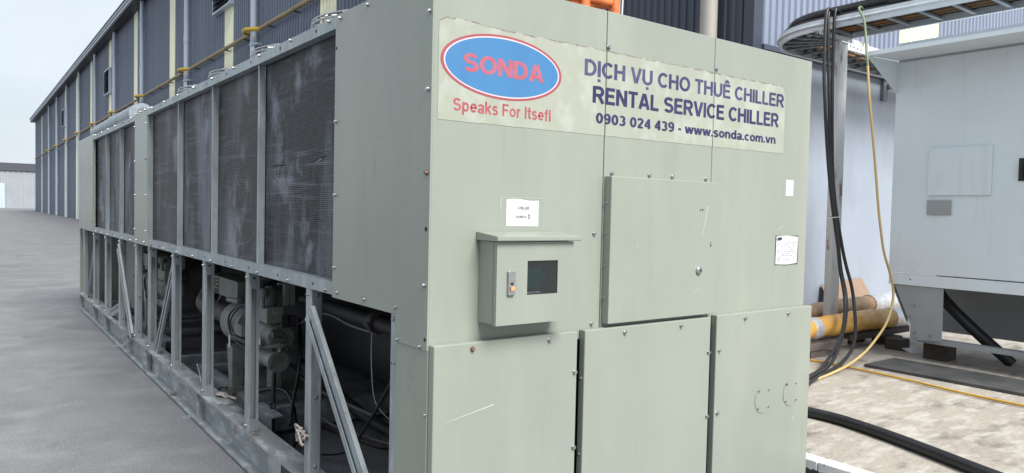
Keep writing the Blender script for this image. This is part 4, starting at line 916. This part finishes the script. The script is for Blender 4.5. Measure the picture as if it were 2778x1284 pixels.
# black cables dropping from the tray to the slab
drops = (
 ('black drop cable nearest the chiller, outermost of the hanging bundle', [(6.02,2.03,3.53),(5.86,2.03,3.615),(5.765,2.03,3.56),(5.71,2.0,3.027),(5.698,1.97,2.668),(5.717,1.95,2.314),(5.752,1.93,1.96),(5.79,1.9,1.615),(5.87,1.87,1.2),(5.907,1.86,.972),(5.895,1.8,.738),(5.815,1.74,.57),(5.645,1.66,.417),(5.415,1.58,.3),(5.119,1.5,.198),(4.84,1.41,.150),(4.53,1.33,.139),(4.1,1.22,.139),(3.6,1.12,.139)]),
 ('black drop cable in the middle of the hanging bundle', [(6.05,2.06,3.53),(5.90,2.06,3.62),(5.82,2.04,3.56),(5.79,2.0,3.038),(5.776,1.97,2.677),(5.771,1.95,2.318),(5.787,1.93,1.962),(5.825,1.9,1.615),(5.90,1.88,1.2),(5.925,1.86,.971),(5.924,1.8,.736),(5.837,1.74,.569),(5.666,1.66,.416),(5.446,1.58,.297),(5.146,1.47,.19),(4.84,1.38,.150),(4.50,1.30,.139),(4.1,1.16,.139),(3.6,1.0,.139)]),
 ('black drop cable nearest the steel post, swinging widest at the bottom', [(6.08,2.0,3.53),(5.93,2.0,3.62),(5.87,2.0,3.56),(5.851,1.99,3.046),(5.831,1.97,2.683),(5.821,1.95,2.322),(5.825,1.93,1.963),(5.85,1.9,1.616),(5.96,1.88,1.22),(6.017,1.86,1.017),(6.038,1.8,.791),(5.994,1.74,.583),(5.843,1.64,.402),(5.594,1.53,.253),(5.28,1.44,.175),(4.95,1.36,.148),(4.60,1.28,.139),(4.2,1.15,.139),(3.7,.95,.139)]))
for i, (lab, pts) in enumerate(drops):
    o = MB().tube(smooth_path(pts, 6), .0165, 12).build('drop_cable', m_black); tag(o, lab, 'cable', 'black cables dropping from the tray')
    if i == 1:
        MB().tube(smooth_path([(5.75,1.90,1.50),(5.80,1.86,1.505),(5.86,1.865,1.51),(5.885,1.9,1.51),(5.85,1.94,1.51),(5.78,1.935,1.505),(5.75,1.90,1.5)], 4), .005, 6).tube(smooth_path([(5.75,1.9,1.5),(5.60,1.86,1.485),(5.48,1.84,1.48)], 4), .0035, 5).build('cable_tie', m_white, o)
hy = thing('hanging_hose', (5.9, 1.75, 3.55), 'pale yellow hose hanging from the tray to the slab', 'hose')
MB().tube(smooth_path([(6.05,1.76,3.52),(5.93,1.75,3.60),(5.85,1.735,3.57),(5.81,1.66,3.443),(5.654,1.55,3.24),(5.53,1.47,3.058),(5.52,1.45,2.923)], 6), .0115, 10).build('hose_end', m_hosegreen, hy)
MB().tube(smooth_path([(5.52,1.45,2.923),(5.531,1.43,2.649),(5.595,1.42,2.324),(5.675,1.42,1.998),(5.762,1.42,1.617),(5.822,1.42,1.409),(5.881,1.41,1.188),(5.99,1.405,1.002),(6.04,1.4,.90),(6.062,1.39,.771),(6.012,1.38,.625),(5.858,1.36,.466),(5.525,1.33,.297),(5.28,1.31,.222),(5.046,1.3,.170),(4.78,1.285,.140),(4.45,1.24,.133),(4.1,1.2,.133),(3.7,1.15,.133)], 7), .0115, 10).build('hose_length', m_hosey, hy)
o = MB().tube(smooth_path([(5.05,2.6,.137),(5.16,1.96,.137),(5.23,1.633,.137),(5.223,1.308,.137),(5.18,.898,.137),(5.125,.586,.137),(5.07,.3,.137),(5.0,-.5,.137),(4.7,-1.6,.137),(4.2,-2.6,.137)], 7), .0095, 10).build('ground_hose', m_hosey2)
tag(o, 'bright yellow hose lying across the concrete slab', 'hose')
o = MB().tube(smooth_path([(2.9,1.45,.156),(3.2,1.08,.156),(3.36,.84,.156),(3.414,.649,.156),(3.424,.442,.156),(3.375,.2,.156),(3.31,-.02,.156),(3.235,-.235,.156),(3.10,-.6,.156),(2.9,-1.2,.156)], 8), .035, 16).build('ground_hose', m_black)
tag(o, 'thick black hose curving over the concrete beside the kerb', 'hose')
o = MB().tube(smooth_path([(2.27,.35,2.0),(2.285,.33,1.86),(2.285,.34,1.70),(2.265,.36,1.5),(2.25,.36,1.2)], 6), .008, 8).build('thin_cable', m_black); tag(o, 'thin black cable hugging the right edge of the chiller', 'cable')
# dark cover boxed over the cables of the straight run
ut = thing('cable_cover', (6.2, 0, 3.6), 'black cover box lying over the straight part of the cable tray', 'cable cover')
MB().prism([(5.94,3.585),(6.46,3.585),(6.46,3.93),(6.05,3.95),(5.94,3.80)], -1.8, 1.50, 'y').build('cover_box', m_cover, ut, .01)
MB().add([(5.96,1.50,3.70),(6.44,1.50,3.78),(6.44,2.06,3.90),(6.02,2.0,3.80),(5.96,1.50,3.712),(6.44,1.50,3.792),(6.44,2.06,3.912),(6.02,2.0,3.812)], [(0,1,2,3),(7,6,5,4),(0,4,5,1),(1,5,6,2),(2,6,7,3),(3,7,4,0)]).build('cover_flap', m_cover, ut)
# orange pipe railing and aluminium ladder behind the chiller
ora = thing('orange_pipe_frame', (4.4, 4, .12), 'rusty orange pipe frame standing behind the chiller', 'pipe frame')
for x in (4.243, 4.696): MB().cyl((x, 4, .12), (x, 4, 4.4), .064, 16).build('upright', m_orange, ora)
MB().cyl((3.2, 4.0, 3.82), (4.63, 4.0, 3.88), .05, 16).build('crossbar', m_orange, ora)
MB().cyl((3.3, 4.32, 3.90), (4.7, 4.32, 3.93), .055, 16).cyl((4.7, 4.06, 3.90), (4.7, 4.33, 3.93), .05, 12).build('crossbar', m_orange, ora)
MB().cyl((3.2, 4.0, 1.2), (4.63, 4.0, 1.2), .05, 12).build('crossbar', m_orange, ora)
ld = thing('ladder_frame', (4.96, 4, .12), 'bare aluminium ladder frame beside the orange pipe frame', 'ladder')
for x in (4.72, 4.968): MB().box((x-.022, 4.20, .12), (x+.022, 4.26, 5.2)).build('stile', m_alu, ld)
for k in range(15): MB().box((4.743, 4.21, .45+k*.3), (4.945, 4.25, .49+k*.3)).build('rung', m_alu, ld)
MB().beam((4.73, 4.19, 3.78), (4.95, 4.19, 3.93), .012, .012).build('tie_bar', m_alu, ld)
box('plate', (4.80, 4.185, 3.94), (4.944, 4.198, 4.03), m_alu, ld)
o = MB().tube(smooth_path([(4.86,3.97,.14),(4.80,3.97,2.0),(4.79,3.97,3.6),(4.82,3.97,4.2),(4.90,3.97,5.0)], 6), .012, 8).build('hanging_wire', m_white); tag(o, 'thin pale wire hanging beside the orange upright', 'wire')

bpy.context.view_layer.update()
